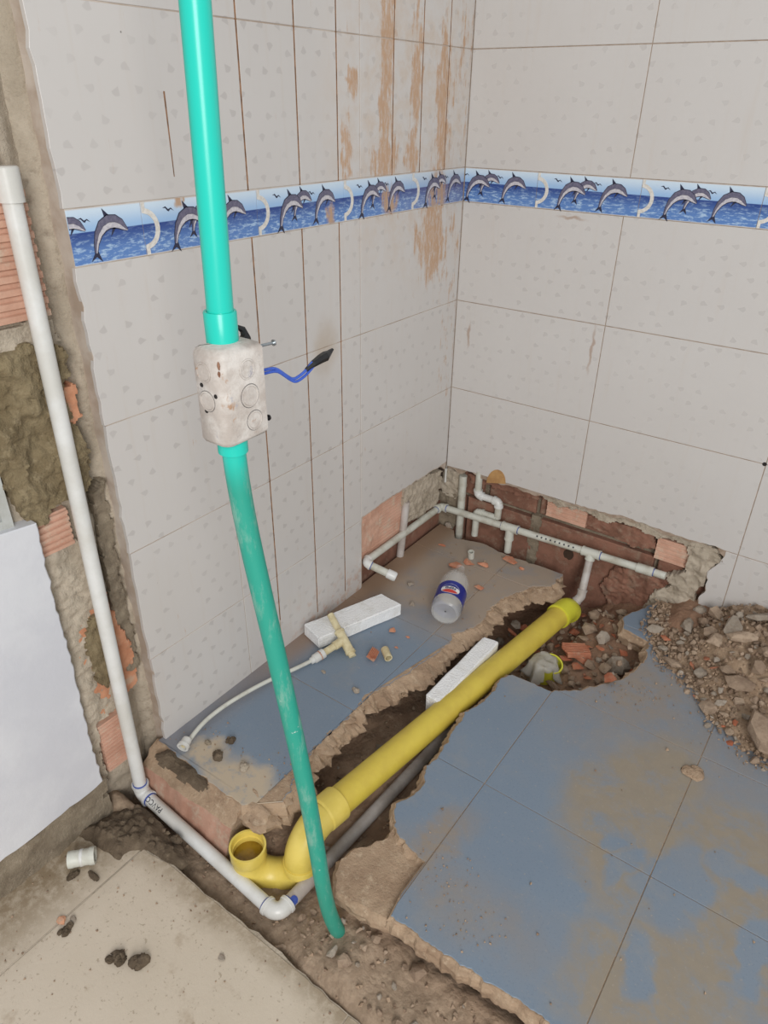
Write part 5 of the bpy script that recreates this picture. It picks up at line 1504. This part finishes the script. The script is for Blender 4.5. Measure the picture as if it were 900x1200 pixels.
for _ in range(420):
    x = RND.uniform(.0, 1.25); y = RND.uniform(-1.13, -.03)
    if not (inside_poly(x, y, left_out) or inside_poly(x, y, right_out)): continue
    if RND.random() > .25 + .75 * soft(-.6, -.3, y) : continue
    g.append((x, y, 0, min(.005, .0008 + RND.expovariate(1 / .0011))))
for (cx_, cy_, rr, m_) in ((.62, -1.03, .06, 60), (.75, -.37, .08, 90), (.71, -1.08, .07, 50), (.10, -1.05, .06, 30), (.25, -1.05, .06, 30)):
    for _ in range(m_): g.append((RND.gauss(cx_, rr * .6), RND.gauss(cy_, rr * .5), 0, RND.uniform(.0008, .0028)))
g = [q for q in g if inside_poly(q[0], q[1], left_out) or inside_poly(q[0], q[1], right_out)]
gravel('floor_grit', g, 'scattered grit on the blue floor tiles')
g = []
for _ in range(300):
    x = RND.uniform(.0, .6); y = RND.uniform(-1.62, -1.29); k = soft(.35, .0, x) + soft(-1.36, -1.29, y)
    if RND.random() > .15 + .6 * k: continue
    g.append((x, y, -.08, RND.uniform(.0008, .003)))
gravel('entry_grit', g, 'scattered grit on the beige entry floor')

# ---- terracotta chips and clods, each on its own spot
def chip(uvw, s, label, me=None, name='terracotta_chip', cat='brick fragment', rz=0.0, tilt=(0.05, 0.05), zoff=.2, sc=None):
    return rock(me or SHARDS[RND.randrange(5)], (uvw[0], uvw[1], uvw[2] + s * zoff), s, (tilt[0], tilt[1], rz), name, label, cat, sc=sc)
def tchip(seed, flat=.25, n=12): return rock_mesh('terracotta_chip', seed, 1, .65, flat, n, M['terracotta'])
chip((0.1811, -0.5370, 0.0000), .015, 'teardrop terracotta chip on the blue floor right of the foam block', tchip(1), rz=1.9)
chip((0.2264, -0.5329, 0.0000), .007, 'tiny terracotta crumb right of the teardrop chip', tchip(2))
chip((0.2247, -0.5837, 0.0000), .007, 'tiny terracotta crumb above the cream pipe offcut', tchip(3))
chip((0.1791, -0.1425, 0.0000), .024, 'broad terracotta chip behind the bottle', tchip(4, .3), rz=.4)
chip((0.2204, -0.1283, 0.0000), .022, 'flat terracotta chip right of the small pipe stub', tchip(5, .3), rz=.1)
chip((0.1559, -0.1826, 0.0000), .026, 'dusty terracotta chip left behind the bottle', tchip(6, .3), rz=.8)
chip((0.2749, -0.0588, 0.0000), .030, 'long flat terracotta sliver at the back edge of the left slab', tchip(7, .12), rz=-.2)
chip((0.3199, -0.0758, 0.0000), .010, 'round terracotta pebble near the back edge of the left slab', tchip(8, .7, 18))
chip((0.2675, -0.2379, 0.0000), .018, 'terracotta chip just right of the bottle', tchip(9, .3), rz=.3)
chip((0.0660, -0.1095, 0.0000), .014, 'pale terracotta chip on the dusty floor near the corner', tchip(10))
chip((0.1191, -1.4615, -0.0800), .012, 'orange chip on the beige floor beside a mud clod', rock_mesh('terracotta_chip', 11, 1, .8, .3, 12, M['brick_orange']))
gs = lambda sd, fl=.5: rock_mesh('floor_stone', sd, 1, .7, fl, 16, M['stone_grey'])
chip((0.1041, -0.3402, 0.0000), .016, 'flat grey stone on the floor below the end cap of the thin pipe', gs(21, .3), 'floor_stone', 'stone', rz=.3)
chip((0.1590, -0.4132, 0.0000), .013, 'grey stone beside the right end of the foam block', gs(22), 'floor_stone', 'stone', rz=2.2)
chip((0.2379, -0.7646, 0.0000), .013, 'grey stone alone on the blue floor near the trench edge', gs(23, .7), 'floor_stone', 'stone')
chip((0.1369, -0.7613, 0.0000), .008, 'small grey stone below the hose connector', gs(24), 'floor_stone', 'stone')
chip((-0.0456, -0.2833, 0.0000), .035, 'long grey mortar lump behind the capped pipe end', gs(25, .5), 'floor_stone', 'stone', rz=-1.0, sc=(.045, .022, .022))
chip((0.0232, 0.0063, 0.0000), .020, 'grey mortar lump at the foot of the upright pipe in the corner', gs(26, .6), 'floor_stone', 'stone')
chip((0.1333, -1.4473, -0.0800), .009, 'grey pebble on the beige floor right of the orange chip', gs(27, .6), 'floor_stone', 'stone')
chip((0.3928, -1.3380, -0.0800), .009, 'grey blot of mortar on the right part of the beige floor', gs(28, .25), 'floor_stone', 'stone')
chip((0.6680, -1.2170, -0.0800), .017, 'flat tan stone on the soil strip near the bottom edge', rock_mesh('floor_stone', 29, 1, .7, .3, 12, M['stone']), 'floor_stone', 'stone', rz=1.2)
chip((0.5932, -1.2362, -0.0750), .013, 'grey stone in the soil just below the conduit foot', gs(30, .6), 'floor_stone', 'stone')
wch = rock_mesh('plaster_chip', 31, 1, .7, .25, 10, M['label_white'])
chip((0.5352, -1.2191, -0.0700), .008, 'white plaster chip left of the conduit foot', wch, 'plaster_chip', 'plaster chip')
chip((0.5687, -1.1980, -0.0700), .005, 'white plaster chip right of the conduit foot', wch, 'plaster_chip', 'plaster chip')
chip((0.6365, -1.2305, -0.0800), .007, 'white plaster chip on the soil strip beside the flat tan stone', wch, 'plaster_chip', 'plaster chip')
def clod(P, rad, seed, label, mat='wetmud', name='mud_clod', parts=4):
    mb = MB(); rnd = random.Random(seed)
    for k in range(parts):
        a = rnd.uniform(0, 6.28); q = rnd.uniform(0, .7)
        s = rnd.uniform(.45, .8)
        lump(mb, (P[0] + math.cos(a) * q * rad[0], P[1] + math.sin(a) * q * rad[1], P[2] + rad[2] * .3 * s), (rad[0] * s, rad[1] * s, rad[2] * s), seed + k, 12, 8, .5, 2.5)
    return tag(mb.thing(name, M[mat], ang=60), label, 'mud clod')
clod((0.2497, -1.4449, -0.0800), (.016, .014, .012), 1, 'left of two dark mud clods in the middle of the beige floor')
clod((0.2833, -1.4253, -0.0800), (.015, .017, .014), 2, 'right of two dark mud clods in the middle of the beige floor')
clod((0.1389, -1.4693, -0.0800), (.010, .014, .010), 3, 'dark mud clod below the orange chip on the beige floor')
clod((0.1199, -1.0856, 0.0000), (.016, .013, .012), 4, 'dark mud clod on the blue floor right of the hose nut')
clod((0.1154, -1.0403, 0.0000), (.008, .010, .010), 5, 'small mud clod above the larger one on the blue floor')
clod((0.1893, -1.0727, 0.0000), (.013, .011, .010), 6, 'sandy clod on the blue floor near the front corner of the left slab', 'mortar')
clod((0.0799, -1.0754, 0.0000), (.009, .008, .007), 7, 'grey clod just right of the hose nut', 'mortar_dark')
clod((0.9379, -0.5394, 0.0000), (.026, .022, .007), 8, 'dried brown mortar splat on the large blue floor', 'mortar_bed', 'mortar_splat', 6)
clod((0.0910, -1.3764, -0.0800), (.022, .008, .008), 9, 'streak of mud crumbs below the white coupling')
clod((0.0592, -1.4019, -0.0800), (.008, .012, .007), 10, 'mud crumb left of the streak below the coupling')

# mud heaped in the inner corner and over the slab's front left edge
def mud_field(name, outline, base, hfun, label, res=.004, mat='wetmud'):
    xs = [p[0] for p in outline]; ys = [p[1] for p in outline]
    nu = int((max(xs) - min(xs)) / res); nw = int((max(ys) - min(ys)) / res)
    def h(u, w):
        # distance to outline edge -> taper
        dmin = 9
        for i in range(len(outline)):
            a = V(outline[i - 1]); c = V(outline[i]); e = c - a; tt = max(0, min(1, (V((u, w)) - a).dot(e) / e.length_squared)); dmin = min(dmin, (V((u, w)) - a - e * tt).length)
        return base + (hfun(u, w) * soft(0, .03, dmin) if inside_poly(u, w, outline) else -.004)
    o = relief(name, None, M[mat], min(xs), max(xs), min(ys), max(ys), h, lambda u, w, q: (u, w, q), nu, nw, keep=lambda u, w: inside_poly(u, w, outline))
    return tag(o, label, 'mud', kind='stuff')
def crumb(u, w, s=1.0):
    v1 = noise.voronoi(V((u * 65, w * 65, 1.5)))[0]; v2 = noise.voronoi(V((u * 150, w * 150, 4.5)))[0]
    return s * (.012 + .016 * max(0, .7 - v1[0]) + .007 * max(0, .7 - v2[0]))
mo = jag(xy([(-0.0085, -1.2917, -0.0800), (0.0087, -1.2386, -0.0800), (0.0392, -1.2237, -0.0800), (0.0876, -1.2256, -0.0800), (0.1535, -1.2370, -0.0800), (0.2021, -1.2422, -0.0800), (0.2097, -1.2696, -0.0800), (0.1699, -1.2815, -0.0800), (0.1261, -1.2871, -0.0800), (0.1052, -1.3069, -0.0800), (0.1049, -1.3338, -0.0800), (0.0630, -1.3381, -0.0800), (0.0146, -1.3465, -0.0800), (-0.0290, -1.3553, -0.0800)]), .012, .005, 101, closed=True)
mud_field('mud', mo, -.082, lambda u, w: crumb(u, w, 1.1), 'dark crumbly mud heaped in the corner of the beige floor around the white pipe')
mo = jag(xy([(0.0091, -1.1594, 0.0000), (0.0281, -1.1167, 0.0000), (0.0745, -1.1332, 0.0000), (0.0966, -1.1251, 0.0000), (0.1333, -1.1303, 0.0000), (0.1644, -1.1514, 0.0000), (0.1542, -1.1666, 0.0000), (0.0847, -1.1663, 0.0000), (0.0501, -1.1705, 0.0000)]), .01, .004, 102, closed=True)
mud_field('mud', mo, -.004, lambda u, w: crumb(u, w, .75), 'dark mud smeared over the front left corner of the blue slab')
MUDS = [rock_mesh('mud_lump', 600 + i, 1, .85, .7, 22, M['wetmud']) for i in range(4)]
for i in range(30):
    a = RND.uniform(0, 1); p = lerp(V((.03, -1.26, -.07)), V((.16, -1.24, -.085)), a)
    s = RND.uniform(.005, .013)
    rock(MUDS[i % 4], (p.x + RND.uniform(-.02, .02), min(-1.238, p.y + RND.uniform(-.05, .03)), -.072 + s * .2), s, (RND.uniform(-1, 1), RND.uniform(-1, 1), 0), 'mud_lump', 'dark lump of mud in the corner heap by the white pipe', 'mud clod', 'lumps in the corner mud')

# ---- yellow stub with a plastic bag tied over it
P = V((0.5445, -0.3437, -0.0600))
b = MB(); b.lathe([(.026, 0), (.0302, 0), (.0302, -.07), (.026, -.07), (.026, 0)], (P.x, P.y, -.052), (.25, -.15, 1), 28)
o = tag(b.thing('drain_stub', M['yellow_lime']), 'short yellow pipe end standing in the hole under the plastic bag', 'pipe')
bm_ = MB(); n, m_ = 40, 12
bc = V((P.x - .016, P.y - .010, -.046)); base = 0
for i in range(m_ + 1):
    tt = i / m_
    for j in range(n):
        a = 2 * math.pi * j / n
        rr = .032 * min(1, tt * 2.2) + .028 * max(0, tt - .4) * (1 + .6 * math.sin(a * 7 + 1) + .5 * nz1(math.cos(a) * 3, math.sin(a) * 3, 2))
        z = .006 - .004 * tt - .075 * max(0, tt - .42) * (1 + .35 * math.sin(a * 3 + .6)) + .006 * nz1(math.cos(a) * 4 * tt, math.sin(a) * 4 * tt, 8)
        bm_.v.append(bc + V((rr * math.cos(a), rr * math.sin(a), z)))
for i in range(m_):
    for j in range(n):
        a = 2 * math.pi * (j + .5) / n; j2 = (j + 1) % n
        if i > 6 and (math.sin(a * 3 + .6) < -.55 or -0.5 < a < .9): continue
        bm_.f.append((i * n + j, (i + 1) * n + j, (i + 1) * n + j2, i * n + j2)); bm_.mi.append(0)
o = bm_.thing('plastic_bag', M['bag'], ang=60)
md = o.modifiers.new('thickness', 'SOLIDIFY'); md.thickness = .0006
tag(o, 'crumpled translucent plastic bag pulled over the yellow pipe stub in the hole', 'plastic bag')
